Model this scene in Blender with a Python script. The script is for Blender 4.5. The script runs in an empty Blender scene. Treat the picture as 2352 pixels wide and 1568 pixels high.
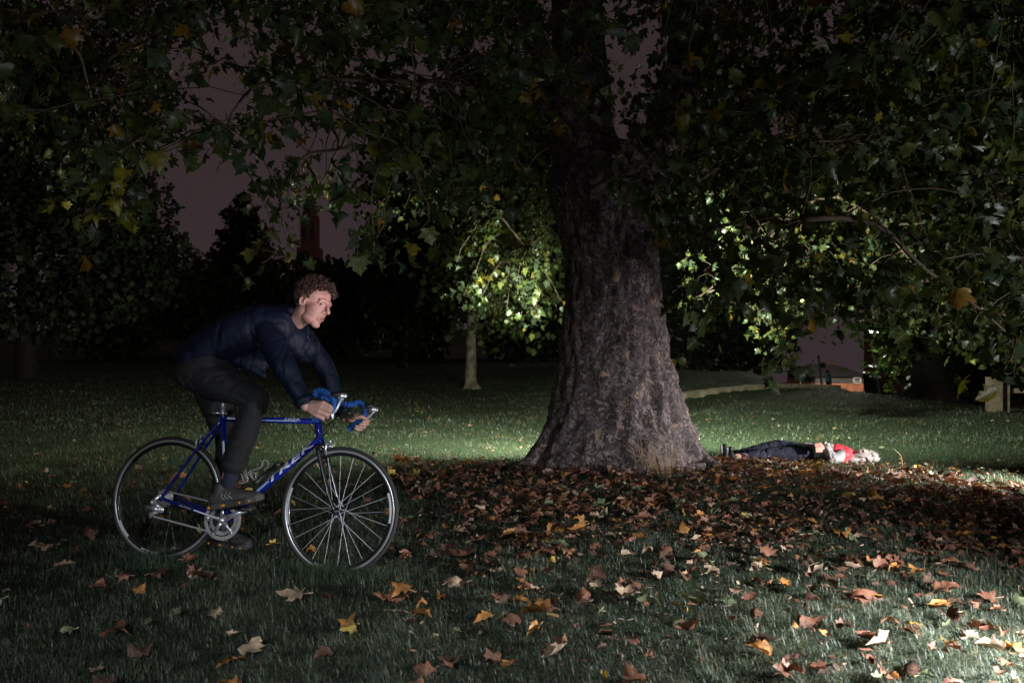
import bpy, bmesh, math, random
import numpy as np
from mathutils import Vector, Matrix, noise as mn

random.seed(7); RNG = np.random.default_rng(7)
R = math.radians
sc = bpy.context.scene
COL = sc.collection
F = 1829.0; H = 1.32; HZ = 740.0                       # lens and eye height in units of a 2352 px wide picture

# ------------------------------------------------------------------ camera
cd = bpy.data.cameras.new('camera'); cam = bpy.data.objects.new('camera', cd); COL.objects.link(cam)
cam.location = (0, 0, H); cam.rotation_euler = (R(90), 0, 0)
cd.sensor_width = 36.0; cd.lens = 36.0 * F / 2352.0
cd.shift_y = -(784.0 - HZ) / 2352.0
cd.clip_start = 0.05; cd.clip_end = 1500
cd.dof.use_dof = True; cd.dof.focus_distance = 4.9; cd.dof.aperture_fstop = 3.2
sc.camera = cam

# ------------------------------------------------------------------ night sky and lamps
w = bpy.data.worlds.new('World'); sc.world = w; w.use_nodes = True
nt = w.node_tree; nt.nodes.clear()
wo = nt.nodes.new('ShaderNodeOutputWorld'); bg = nt.nodes.new('ShaderNodeBackground')
tc = nt.nodes.new('ShaderNodeTexCoord'); sx = nt.nodes.new('ShaderNodeSeparateXYZ'); cr = nt.nodes.new('ShaderNodeValToRGB')
nz = nt.nodes.new('ShaderNodeTexNoise'); nz.inputs['Scale'].default_value = 2.2; nz.inputs['Detail'].default_value = 3
nt.links.new(tc.outputs['Generated'], sx.inputs[0]); nt.links.new(tc.outputs['Generated'], nz.inputs['Vector'])
ma = nt.nodes.new('ShaderNodeMath'); ma.operation = 'MULTIPLY_ADD'; ma.inputs[1].default_value = 0.12
nt.links.new(nz.outputs['Fac'], ma.inputs[0]); nt.links.new(sx.outputs['Z'], ma.inputs[2])
nt.links.new(ma.outputs[0], cr.inputs[0])
cr.color_ramp.elements[0].position = 0.0; cr.color_ramp.elements[0].color = (0.038, 0.0265, 0.0295, 1)
cr.color_ramp.elements[1].position = 0.8; cr.color_ramp.elements[1].color = (0.030, 0.019, 0.020, 1)
nt.links.new(cr.outputs[0], bg.inputs['Color']); bg.inputs['Strength'].default_value = 1.0
nt.links.new(bg.outputs[0], wo.inputs[0])

def lamp(name, kind, loc, target, watts, color, size=0.15, spot=90, blend=0.6):
    l = bpy.data.lights.new(name, kind); l.energy = watts; l.color = color
    o = bpy.data.objects.new(name, l); COL.objects.link(o); o.location = loc
    if kind == 'SPOT': l.spot_size = R(spot); l.spot_blend = blend
    if kind == 'AREA': l.shape = 'SQUARE'; l.size = size
    else: l.shadow_soft_size = size
    if target is not None:
        o.rotation_euler = (Vector(target) - Vector(loc)).to_track_quat('-Z', 'Y').to_euler()
    return o
def P(px, py, Y):
    return Vector(((px - 1176) / F * Y, Y, H - (py - HZ) / F * Y))
lamp('hand_torch_right', 'SPOT', (5.7, 6.75, 0.62), (4.1, 7.45, -0.15), 1500, (1.0, 0.97, 0.92), 0.05, 84, 1.0)
lamp('strobe_near_right', 'SPOT', (2.35, 2.5, 0.60), (1.7, 3.1, 0.0), 640, (0.94, 0.95, 1.0), 0.10, 128, 1.0)
lamp('strobe_far_right', 'SPOT', (6.2, 5.2, 0.6), (1.7, 7.4, 0.3), 420, (1.0, 0.84, 1.0), 0.06, 52, 1.0)
lamp('torch_behind_trunk', 'SPOT', (0.95, 9.0, 1.35), (-3.8, 12.0, -0.9), 1400, (0.94, 1.0, 0.78), 0.10, 152, 0.9)
lamp('torch_behind_trunk_right', 'SPOT', (1.55, 9.0, 2.0), (6.5, 15.0, -0.5), 2700, (0.92, 1.0, 0.80), 0.10, 112, 0.8)
lamp('torch_on_rider', 'SPOT', (0.75, 2.2, 1.25), (-1.08, 4.3, 1.46), 190, (1.0, 0.78, 0.90), 0.10, 19, 0.9)
lamp('fill_near_camera', 'SPOT', (-1.0, -0.6, 2.0), (-0.8, 4.0, -0.3), 350, (0.80, 0.91, 1.0), 0.15, 52, 1.0)
lamp('leaf_strobe_right', 'SPOT', (4.3, 1.6, 0.5), (3.0, 6.4, 2.5), 300, (0.94, 0.98, 1.0), 0.05, 72, 1.0)
lamp('leaf_strobe_left', 'SPOT', (0.2, 0.6, 0.4), (-1.7, 5.2, 3.4), 100, (0.90, 0.98, 1.0), 0.05, 66, 1.0)
sc.view_settings.view_transform = 'Standard'; sc.view_settings.look = 'None'
sc.view_settings.exposure = 0.0; sc.view_settings.gamma = 1.0
sc.cycles.max_bounces = 6; sc.cycles.transparent_max_bounces = 8; sc.cycles.use_denoising = True
sc.cycles.sample_clamp_indirect = 2.0

# ------------------------------------------------------------------ helpers
def tag(o, label=None, cat=None, group=None, kind=None):
    if label: o['label'] = label
    if cat: o['category'] = cat
    if group: o['group'] = group
    if kind: o['kind'] = kind
    return o
def empty(name, loc=(0, 0, 0), mat=None):
    o = bpy.data.objects.new(name, None); COL.objects.link(o); o.empty_display_size = 0.1
    if mat is not None: o.matrix_world = mat
    else: o.location = loc
    return o
def link(name, me, m=None, parent=None, smooth=True):
    if m is not None and not me.materials: me.materials.append(m)
    if smooth: me.shade_smooth()
    o = bpy.data.objects.new(name, me); COL.objects.link(o)
    if parent is not None:
        o.parent = parent
    return o
class MB:
    def __init__(s): s.v = []; s.f = []
    def add(s, vs, fs):
        b = len(s.v); s.v += [tuple(v) for v in vs]; s.f += [tuple(i + b for i in f) for f in fs]
    def tube(s, pts, rad, n=8, caps=True, flat=1.0, ref=None):
        pts = [Vector(p) for p in pts]; m = len(pts)
        if not hasattr(rad, '__len__'): rad = [rad] * m
        ups = ref; vs = []; prev = None
        for i, p in enumerate(pts):
            t = (pts[min(i + 1, m - 1)] - pts[max(i - 1, 0)])
            if t.length < 1e-9: t = Vector((0, 0, 1))
            t.normalize()
            if prev is None:
                a = Vector(ref) if ref is not None else (Vector((0, 0, 1)) if abs(t.z) < 0.9 else Vector((1, 0, 0)))
            else: a = prev
            u = a - t * a.dot(t)
            if u.length < 1e-6: u = t.orthogonal()
            u.normalize(); prev = u; v = t.cross(u)
            for k in range(n):
                an = 2 * math.pi * k / n
                vs.append(p + u * (math.cos(an) * rad[i]) + v * (math.sin(an) * rad[i] * flat))
        fs = [(i * n + k, i * n + (k + 1) % n, (i + 1) * n + (k + 1) % n, (i + 1) * n + k) for i in range(m - 1) for k in range(n)]
        if caps: fs += [tuple(range(n))[::-1], tuple(range((m - 1) * n, m * n))]
        s.add(vs, fs); return s
    def box(s, c, size, rot=None):
        c = Vector(c); hx, hy, hz = [q / 2 for q in size]
        vs = [Vector((x, y, z)) for x in (-hx, hx) for y in (-hy, hy) for z in (-hz, hz)]
        if rot is not None: vs = [rot @ v for v in vs]
        vs = [v + c for v in vs]
        s.add(vs, [(0, 1, 3, 2), (4, 6, 7, 5), (0, 4, 5, 1), (2, 3, 7, 6), (0, 2, 6, 4), (1, 5, 7, 3)]); return s
    def lathe(s, c, axis, prof, n=48, a0=0.0, a1=None, ref=None):     # prof: (radius, along axis)
        c = Vector(c); ax = Vector(axis).normalized()
        u = (Vector(ref) if ref is not None else ax.orthogonal()).normalized(); v = ax.cross(u)
        full = a1 is None; a1 = a0 + 2 * math.pi if full else a1
        k = n if full else n + 1; m = len(prof); vs = []
        for i in range(k):
            an = a0 + (a1 - a0) * i / n
            for r, h in prof: vs.append(c + (u * math.cos(an) + v * math.sin(an)) * r + ax * h)
        fs = []
        for i in range(n):
            j = (i + 1) % k
            for q in range(m - 1): fs.append((i * m + q, j * m + q, j * m + q + 1, i * m + q + 1))
        s.add(vs, fs); return s
    def sphere(s, c, r, n=10, sc3=(1, 1, 1), rot=None):
        c = Vector(c); vs = []; fs = []; m = max(4, n // 2 + 1)
        for i in range(m + 1):
            th = math.pi * i / m
            for k in range(n):
                a = 2 * math.pi * k / n
                q = Vector((math.sin(th) * math.cos(a) * r * sc3[0], math.sin(th) * math.sin(a) * r * sc3[1], math.cos(th) * r * sc3[2]))
                if rot is not None: q = rot @ q
                vs.append(c + q)
        for i in range(m):
            for k in range(n): fs.append((i * n + k, (i + 1) * n + k, (i + 1) * n + (k + 1) % n, i * n + (k + 1) % n))
        s.add(vs, fs); return s
    def mesh(s, name='m'):
        me = bpy.data.meshes.new(name); me.from_pydata(s.v, [], s.f); me.update(); return me
    def build(s, name, m, parent=None, smooth=True):
        return link(name, s.mesh(name), m, parent, smooth)
def spline(pts, k=6):
    pts = [Vector(p) for p in pts]; out = []
    for i in range(len(pts) - 1):
        p0 = pts[max(i - 1, 0)]; p1 = pts[i]; p2 = pts[i + 1]; p3 = pts[min(i + 2, len(pts) - 1)]
        for j in range(k):
            t = j / k
            out.append(0.5 * ((2 * p1) + (p2 - p0) * t + (2 * p0 - 5 * p1 + 4 * p2 - p3) * t * t + (3 * p1 - p0 - 3 * p2 + p3) * t ** 3))
    out.append(pts[-1]); return out
def lerp_list(a, b, n): return [a + (b - a) * i / (n - 1) for i in range(n)]
def np_mesh(name, V, T, cols=None, luv=None):
    """V (n,3), T (m,3) triangles; cols per-vertex rgb stored as tint"""
    me = bpy.data.meshes.new(name); n, m = len(V), len(T)
    me.vertices.add(n); me.vertices.foreach_set('co', np.ascontiguousarray(V, dtype=np.float32).ravel())
    me.loops.add(m * 3); me.loops.foreach_set('vertex_index', np.ascontiguousarray(T, dtype=np.int32).ravel())
    me.polygons.add(m); me.polygons.foreach_set('loop_start', np.arange(0, m * 3, 3, dtype=np.int32))
    me.polygons.foreach_set('loop_total', np.full(m, 3, dtype=np.int32))
    me.update(calc_edges=True)
    if cols is not None:
        a = me.attributes.new('tint', 'FLOAT_COLOR', 'POINT')
        c = np.ones((n, 4), dtype=np.float32); c[:, :3] = cols; a.data.foreach_set('color', c.ravel())
    if luv is not None:
        a = me.attributes.new('luv', 'FLOAT_VECTOR', 'POINT')
        q = np.zeros((n, 3), dtype=np.float32); q[:, :2] = luv; a.data.foreach_set('vector', q.ravel())
    return me

# ------------------------------------------------------------------ materials
def mat(name, col, rough=0.6, metal=0.0, bump=0.0, bscale=40.0, var=0.0, vscale=8.0, coat=0.0, spec=0.5, trans=0.0, col2=None):
    m = bpy.data.materials.new(name); m.use_nodes = True; t = m.node_tree; b = t.nodes['Principled BSDF']
    b.inputs['Roughness'].default_value = rough; b.inputs['Metallic'].default_value = metal
    b.inputs['Coat Weight'].default_value = coat; b.inputs['Specular IOR Level'].default_value = spec
    b.inputs['Transmission Weight'].default_value = trans
    b.inputs['Base Color'].default_value = (*col, 1)
    c = t.nodes.new('ShaderNodeTexCoord')
    if var > 0 or col2:
        n = t.nodes.new('ShaderNodeTexNoise'); n.inputs['Scale'].default_value = vscale; n.inputs['Detail'].default_value = 5
        t.links.new(c.outputs['Object'], n.inputs['Vector'])
        r = t.nodes.new('ShaderNodeValToRGB'); e = r.color_ramp.elements
        e[0].position = 0.35; e[1].position = 0.65
        c2 = col2 or tuple(q * (1 + var) for q in col)
        e[0].color = (*(tuple(q * (1 - var) for q in col) if not col2 else col), 1); e[1].color = (*c2, 1)
        t.links.new(n.outputs['Fac'], r.inputs[0]); t.links.new(r.outputs[0], b.inputs['Base Color'])
    if bump > 0:
        n = t.nodes.new('ShaderNodeTexNoise'); n.inputs['Scale'].default_value = bscale; n.inputs['Detail'].default_value = 6
        t.links.new(c.outputs['Object'], n.inputs['Vector'])
        u = t.nodes.new('ShaderNodeBump'); u.inputs['Strength'].default_value = bump; u.inputs['Distance'].default_value = 0.01
        t.links.new(n.outputs['Fac'], u.inputs['Height']); t.links.new(u.outputs[0], b.inputs['Normal'])
    return m
def tint_mat(name, rough=0.5, transl=0.3, veins=False, spec=0.5, tmul=(1.3, 1.5, 0.6), mottle=0.35, mscale=30):
    m = bpy.data.materials.new(name); m.use_nodes = True; t = m.node_tree; b = t.nodes['Principled BSDF']; out = t.nodes['Material Output']
    a = t.nodes.new('ShaderNodeAttribute'); a.attribute_name = 'tint'
    col = a.outputs['Color']
    c = t.nodes.new('ShaderNodeTexCoord'); n = t.nodes.new('ShaderNodeTexNoise'); n.inputs['Scale'].default_value = mscale; n.inputs['Detail'].default_value = 4
    t.links.new(c.outputs['Object'], n.inputs['Vector'])
    mr = t.nodes.new('ShaderNodeMapRange'); mr.inputs[1].default_value = 0.3; mr.inputs[2].default_value = 0.7
    mr.inputs[3].default_value = 1 - mottle; mr.inputs[4].default_value = 1 + mottle
    t.links.new(n.outputs['Fac'], mr.inputs[0])
    mu = t.nodes.new('ShaderNodeVectorMath'); mu.operation = 'SCALE'; t.links.new(col, mu.inputs[0]); t.links.new(mr.outputs[0], mu.inputs['Scale'])
    col = mu.outputs[0]
    if veins:
        at = t.nodes.new('ShaderNodeAttribute'); at.attribute_name = 'luv'; s = t.nodes.new('ShaderNodeSeparateXYZ'); t.links.new(at.outputs['Vector'], s.inputs[0])
        def M(op, *ins):
            q = t.nodes.new('ShaderNodeMath'); q.operation = op
            for i, x in enumerate(ins):
                if isinstance(x, (int, float)): q.inputs[i].default_value = x
                else: t.links.new(x, q.inputs[i])
            return q.outputs[0]
        ax = M('ABSOLUTE', s.outputs['X']); yy = M('SUBTRACT', s.outputs['Y'], 0.03)
        ds = [ax]
        for ang in (0.66, 1.35):                        # side veins leave the base
            cx, cy = math.cos(ang), math.sin(ang)
            ds.append(M('ABSOLUTE', M('SUBTRACT', M('MULTIPLY', ax, cx), M('MULTIPLY', yy, cy))))
        d = M('MINIMUM', M('MINIMUM', ds[0], ds[1]), ds[2])
        ve = t.nodes.new('ShaderNodeMapRange'); ve.inputs[1].default_value = 0.006; ve.inputs[2].default_value = 0.022
        ve.inputs[3].default_value = 1.0; ve.inputs[4].default_value = 0.0; t.links.new(d, ve.inputs[0])
        mx = t.nodes.new('ShaderNodeMix'); mx.data_type = 'RGBA'; t.links.new(M('MULTIPLY', ve.outputs[0], 0.45), mx.inputs['Factor'])
        t.links.new(col, mx.inputs['A']); mx.inputs['B'].default_value = (0.20, 0.17, 0.09, 1); col = mx.outputs['Result']
    t.links.new(col, b.inputs['Base Color']); b.inputs['Roughness'].default_value = rough; b.inputs['Specular IOR Level'].default_value = spec
    bu = t.nodes.new('ShaderNodeBump'); bu.inputs['Strength'].default_value = 0.4; bu.inputs['Distance'].default_value = 0.004
    t.links.new(n.outputs['Fac'], bu.inputs['Height']); t.links.new(bu.outputs[0], b.inputs['Normal'])
    if transl > 0:
        tr = t.nodes.new('ShaderNodeBsdfTranslucent'); vm = t.nodes.new('ShaderNodeVectorMath'); vm.operation = 'MULTIPLY'
        vm.inputs[1].default_value = tmul; t.links.new(col, vm.inputs[0]); t.links.new(vm.outputs[0], tr.inputs['Color'])
        mi = t.nodes.new('ShaderNodeMixShader'); mi.inputs[0].default_value = transl
        t.links.new(b.outputs[0], mi.inputs[1]); t.links.new(tr.outputs[0], mi.inputs[2]); t.links.new(mi.outputs[0], out.inputs['Surface'])
    return m
def emis(name, col, s):
    m = bpy.data.materials.new(name); m.use_nodes = True; b = m.node_tree.nodes['Principled BSDF']
    b.inputs['Emission Color'].default_value = (*col, 1); b.inputs['Emission Strength'].default_value = s
    b.inputs['Base Color'].default_value = (*col, 1); return m

M_leaf = tint_mat('plane_leaf_green', 0.38, 0.35, veins=True)
M_far_leaf = tint_mat('far_foliage', 0.6, 0.25)
M_fallen = tint_mat('fallen_leaf_brown', 0.62, 0.12, veins=True, tmul=(1.4, 1.0, 0.5), mottle=0.45, mscale=45)
M_grass = tint_mat('grass_blade', 0.5, 0.20, spec=0.55, mottle=0.2, mscale=3)
M_twig = mat('twig_bark', (0.11, 0.075, 0.05), 0.7, bump=0.4, bscale=60, var=0.4)
M_darkbark = mat('dark_bark', (0.013, 0.010, 0.009), 0.85, bump=0.8, bscale=12, var=0.4)

def bark_material():
    m = bpy.data.materials.new('plane_bark'); m.use_nodes = True; t = m.node_tree; b = t.nodes['Principled BSDF']
    c = t.nodes.new('ShaderNodeTexCoord')
    mp = t.nodes.new('ShaderNodeMapping'); mp.inputs['Scale'].default_value = (1, 1, 0.85); t.links.new(c.outputs['Object'], mp.inputs[0])
    nw = t.nodes.new('ShaderNodeTexNoise'); nw.inputs['Scale'].default_value = 7; nw.inputs['Detail'].default_value = 5; t.links.new(mp.outputs[0], nw.inputs['Vector'])
    ad = t.nodes.new('ShaderNodeMix'); ad.data_type = 'RGBA'; ad.blend_type = 'LINEAR_LIGHT'; ad.inputs['Factor'].default_value = 0.16
    t.links.new(mp.outputs[0], ad.inputs['A']); t.links.new(nw.outputs['Color'], ad.inputs['B'])
    v = t.nodes.new('ShaderNodeTexVoronoi'); v.inputs['Scale'].default_value = 15; t.links.new(ad.outputs['Result'], v.inputs['Vector'])
    v2 = t.nodes.new('ShaderNodeTexVoronoi'); v2.inputs['Scale'].default_value = 34; t.links.new(ad.outputs['Result'], v2.inputs['Vector'])
    r = t.nodes.new('ShaderNodeValToRGB'); r.color_ramp.interpolation = 'CONSTANT'; e = r.color_ramp.elements
    cols = [(0.0, (0.039, 0.028, 0.027)), (0.22, (0.105, 0.080, 0.078)), (0.42, (0.027, 0.018, 0.017)), (0.54, (0.190, 0.152, 0.140)), (0.63, (0.058, 0.042, 0.041)), (0.82, (0.260, 0.175, 0.110)), (0.86, (0.034, 0.024, 0.023))]
    e[0].position = 0; e[0].color = (*cols[0][1], 1); e[1].position = cols[1][0]; e[1].color = (*cols[1][1], 1)
    for p, q in cols[2:]:
        x = e.new(p); x.color = (*q, 1)
    s = t.nodes.new('ShaderNodeSeparateColor'); t.links.new(v.outputs['Color'], s.inputs[0]); 
    s2 = t.nodes.new('ShaderNodeSeparateColor'); t.links.new(v2.outputs['Color'], s2.inputs[0])
    am = t.nodes.new('ShaderNodeMath'); am.operation = 'MULTIPLY_ADD'; am.inputs[1].default_value = 0.35; t.links.new(s2.outputs[0], am.inputs[0])
    sm = t.nodes.new('ShaderNodeMath'); sm.operation = 'MULTIPLY'; sm.inputs[1].default_value = 0.65; t.links.new(s.outputs[0], sm.inputs[0]); t.links.new(sm.outputs[0], am.inputs[2])
    t.links.new(am.outputs[0], r.inputs[0])
    nf = t.nodes.new('ShaderNodeTexNoise'); nf.inputs['Scale'].default_value = 30; nf.inputs['Detail'].default_value = 8; nf.inputs['Roughness'].default_value = 0.7
    t.links.new(mp.outputs[0], nf.inputs['Vector'])
    mr = t.nodes.new('ShaderNodeMapRange'); mr.inputs[1].default_value = 0.3; mr.inputs[2].default_value = 0.7; mr.inputs[3].default_value = 0.7; mr.inputs[4].default_value = 1.25
    t.links.new(nf.outputs['Fac'], mr.inputs[0])
    mu = t.nodes.new('ShaderNodeVectorMath'); mu.operation = 'SCALE'; t.links.new(r.outputs[0], mu.inputs[0]); t.links.new(mr.outputs[0], mu.inputs['Scale'])
    t.links.new(mu.outputs[0], b.inputs['Base Color'])
    h = t.nodes.new('ShaderNodeMath'); h.operation = 'MULTIPLY_ADD'; h.inputs[1].default_value = 0.8; t.links.new(nf.outputs['Fac'], h.inputs[0]); t.links.new(am.outputs[0], h.inputs[2])
    bu = t.nodes.new('ShaderNodeBump'); bu.inputs['Strength'].default_value = 0.6; bu.inputs['Distance'].default_value = 0.02
    t.links.new(h.outputs[0], bu.inputs['Height']); t.links.new(bu.outputs[0], b.inputs['Normal'])
    b.inputs['Roughness'].default_value = 0.78; return m
M_bark = bark_material()

# ------------------------------------------------------------------ terrain
TU = np.array([-0.70, -0.20, 0.0, 0.12, 0.20, 0.30, 0.40, 0.50, 0.65, 0.9])
TY = np.array([0, 3, 5, 6, 7, 8, 8.8, 9.6, 12, 14, 16, 19, 22, 28, 38, 50, 80, 220., 420.])
TZ = np.array([
 [0, 0, .01, 0, -.02, -.05, -.08, -.1, -.15, -.2, -.25, -.3, -.35, -.45, -.55, -.65, -.9, -1.6, -2.5],
 [0, 0, 0, 0, -.01, -.06, -.1, -.14, -.2, -.26, -.32, -.38, -.42, -.52, -.62, -.7, -1, -1.8, -2.7],
 [0, 0, 0, .02, 0, -.08, -.14, -.2, -.28, -.34, -.4, -.48, -.55, -.66, -.78, -.9, -1.2, -2, -3],
 [0, 0, 0, .03, .05, .02, -.1, -.18, -.26, -.3, -.33, -.38, -.44, -.42, -.8, -1.1, -2, -3, -4.5],
 [0, 0, .01, .03, .04, .0, -.16, -.22, -.27, -.29, -.30, -.36, -.36, -.34, -.8, -1.3, -2.3, -4, -6],
 [0, 0, .01, .03, .02, -.08, -.23, -.27, -.28, -.30, -.33, -.42, -.42, -.62, -1.6, -2.6, -5.6, -18, -36],
 [0, 0, .01, .03, .0, -.14, -.25, -.27, -.28, -.30, -.35, -.45, -.53, -1.2, -2.2, -3.4, -5.6, -18, -36],
 [0, 0, .01, .02, -.06, -.18, -.26, -.27, -.28, -.30, -.36, -.50, -.75, -1.4, -2.4, -3.4, -5.6, -18, -36],
 [0, 0, .01, -.01, -.16, -.23, -.27, -.28, -.30, -.34, -.50, -.80, -1.2, -1.8, -2.6, -3.4, -5.6, -18, -36],
 [0, 0, .0, -.08, -.2, -.25, -.28, -.3, -.34, -.42, -.6, -.9, -1.3, -1.9, -2.6, -3.4, -5.6, -18, -36]])
_fy = np.concatenate([np.arange(0, 30, 0.15), np.arange(30, 420.5, 2.0)]); _fu = np.linspace(-0.7, 0.9, 321)
_t1 = np.array([np.interp(_fy, TY, r) for r in TZ]); FZ = np.array([np.interp(_fu, TU, _t1[:, j]) for j in range(len(_fy))]).T
for _ in range(8):
    FZ = (np.roll(FZ, 1, 1) + FZ * 2 + np.roll(FZ, -1, 1)) / 4; FZ[:, 0] = 0
    Q = FZ.copy(); Q[1:-1] = (FZ[:-2] + 2 * FZ[1:-1] + FZ[2:]) / 4; FZ = Q
FZ[:, -1] = FZ[:, -3]; FZ[:, -2] = FZ[:, -3]
WALL = [(1500, 925, 16.8, 956), (1545, 911, 17.5, 936), (1575, 905, 18, 925), (1612, 899, 18.8, 917), (1650, 894.5, 19.4, 910), (1690, 890, 20.1, 903), (1725, 887, 20.7, 899), (1760, 884.8, 21.3, 895.5), (1800, 883.5, 22, 893), (1840, 883, 22.7, 890.5), (1880, 884, 23.5, 889.5), (1932, 886, 24.5, 890)]
_wu = [(q[0] - 1176) / F for q in WALL]
for _i, _u in enumerate(_fu):
    if not (_wu[0] - .03 < _u < _wu[-1] + .01): continue
    yw = np.interp(_u, _wu, [q[2] for q in WALL]); zt_ = H - (np.interp(_u, _wu, [q[1] for q in WALL]) - HZ) / F * yw; zb_ = H - (np.interp(_u, _wu, [q[3] for q in WALL]) - HZ) / F * yw
    fr_ = np.clip((_fy - (yw - 5)) / 4, 0, 1) * (_fy <= yw); FZ[_i] = FZ[_i] * (1 - fr_) + zb_ * fr_
    bk_ = (_fy > yw) * np.clip((yw + 12 - _fy) / 5, 0, 1) * np.clip((.335 - _u) / .05, 0, 1); FZ[_i] = FZ[_i] * (1 - bk_) + np.maximum(FZ[_i], zt_ - .03) * bk_
def gz(x, y):
    x = np.asarray(x, float); y = np.asarray(y, float)
    yy = np.clip(y, 0, 419); u = np.clip(x / np.maximum(yy, 2.5), -0.699, 0.899)
    fu = (u + 0.7) / 0.005; iu = np.clip(fu.astype(int), 0, 319); fu = fu - iu
    iy = np.clip(np.searchsorted(_fy, yy, side='right') - 1, 0, len(_fy) - 2); fy = (yy - _fy[iy]) / (_fy[iy + 1] - _fy[iy])
    z = (FZ[iu, iy] * (1 - fu) + FZ[iu + 1, iy] * fu) * (1 - fy) + (FZ[iu, iy + 1] * (1 - fu) + FZ[iu + 1, iy + 1] * fu) * fy
    return z + 0.012 * np.sin(x * 2.1 + y * 1.3) * np.sin(y * 1.7 - x * 0.8) * np.clip(yy / 4, 0, 1)
def g1(x, y): return float(gz(x, y))
_a = np.concatenate([np.arange(0, 9, 0.15), np.arange(9, 16, 0.25), np.arange(16, 30, 0.6), np.arange(30, 200, 6)]); xs = np.concatenate([-_a[:0:-1], _a])
ys = np.concatenate([np.arange(-40, 0, 4), np.arange(0, 14, 0.15), np.arange(14, 34, 0.25), np.arange(34, 420, 6)])
GX, GY = np.meshgrid(xs, ys); GZ = gz(GX, GY)
V = np.stack([GX.ravel(), GY.ravel(), GZ.ravel()], 1); nx = len(xs); ny = len(ys)
I = (np.arange(ny - 1)[:, None] * nx + np.arange(nx - 1)[None]).ravel()
T = np.concatenate([np.stack([I, I + 1, I + nx + 1], 1), np.stack([I, I + nx + 1, I + nx], 1)])
def ground_mat():
    m = bpy.data.materials.new('lawn_soil'); m.use_nodes = True; t = m.node_tree; b = t.nodes['Principled BSDF']
    c = t.nodes.new('ShaderNodeTexCoord')
    def N(s, d=6, r=0.6):
        n = t.nodes.new('ShaderNodeTexNoise'); n.inputs['Scale'].default_value = s; n.inputs['Detail'].default_value = d; n.inputs['Roughness'].default_value = r
        t.links.new(c.outputs['Object'], n.inputs['Vector']); return n.outputs['Fac']
    r = t.nodes.new('ShaderNodeValToRGB'); e = r.color_ramp.elements
    e[0].position = 0.32; e[0].color = (0.026, 0.044, 0.020, 1); e[1].position = 0.7; e[1].color = (0.070, 0.110, 0.050, 1)
    mx = t.nodes.new('ShaderNodeMath'); mx.operation = 'MULTIPLY_ADD'; mx.inputs[1].default_value = 0.5; t.links.new(N(26, 8, 0.75), mx.inputs[0])
    m2 = t.nodes.new('ShaderNodeMath'); m2.operation = 'MULTIPLY'; m2.inputs[1].default_value = 0.5; t.links.new(N(1.1), m2.inputs[0]); t.links.new(m2.outputs[0], mx.inputs[2])
    t.links.new(mx.outputs[0], r.inputs[0]); t.links.new(r.outputs[0], b.inputs['Base Color'])
    bu = t.nodes.new('ShaderNodeBump'); bu.inputs['Strength'].default_value = 1.0; bu.inputs['Distance'].default_value = 0.05
    t.links.new(N(40, 8, 0.8), bu.inputs['Height']); t.links.new(bu.outputs[0], b.inputs['Normal'])
    b.inputs['Roughness'].default_value = 0.9; b.inputs['Specular IOR Level'].default_value = 0.2; return m
tag(link('ground', np_mesh('ground', V, T), ground_mat()), kind='structure')

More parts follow.
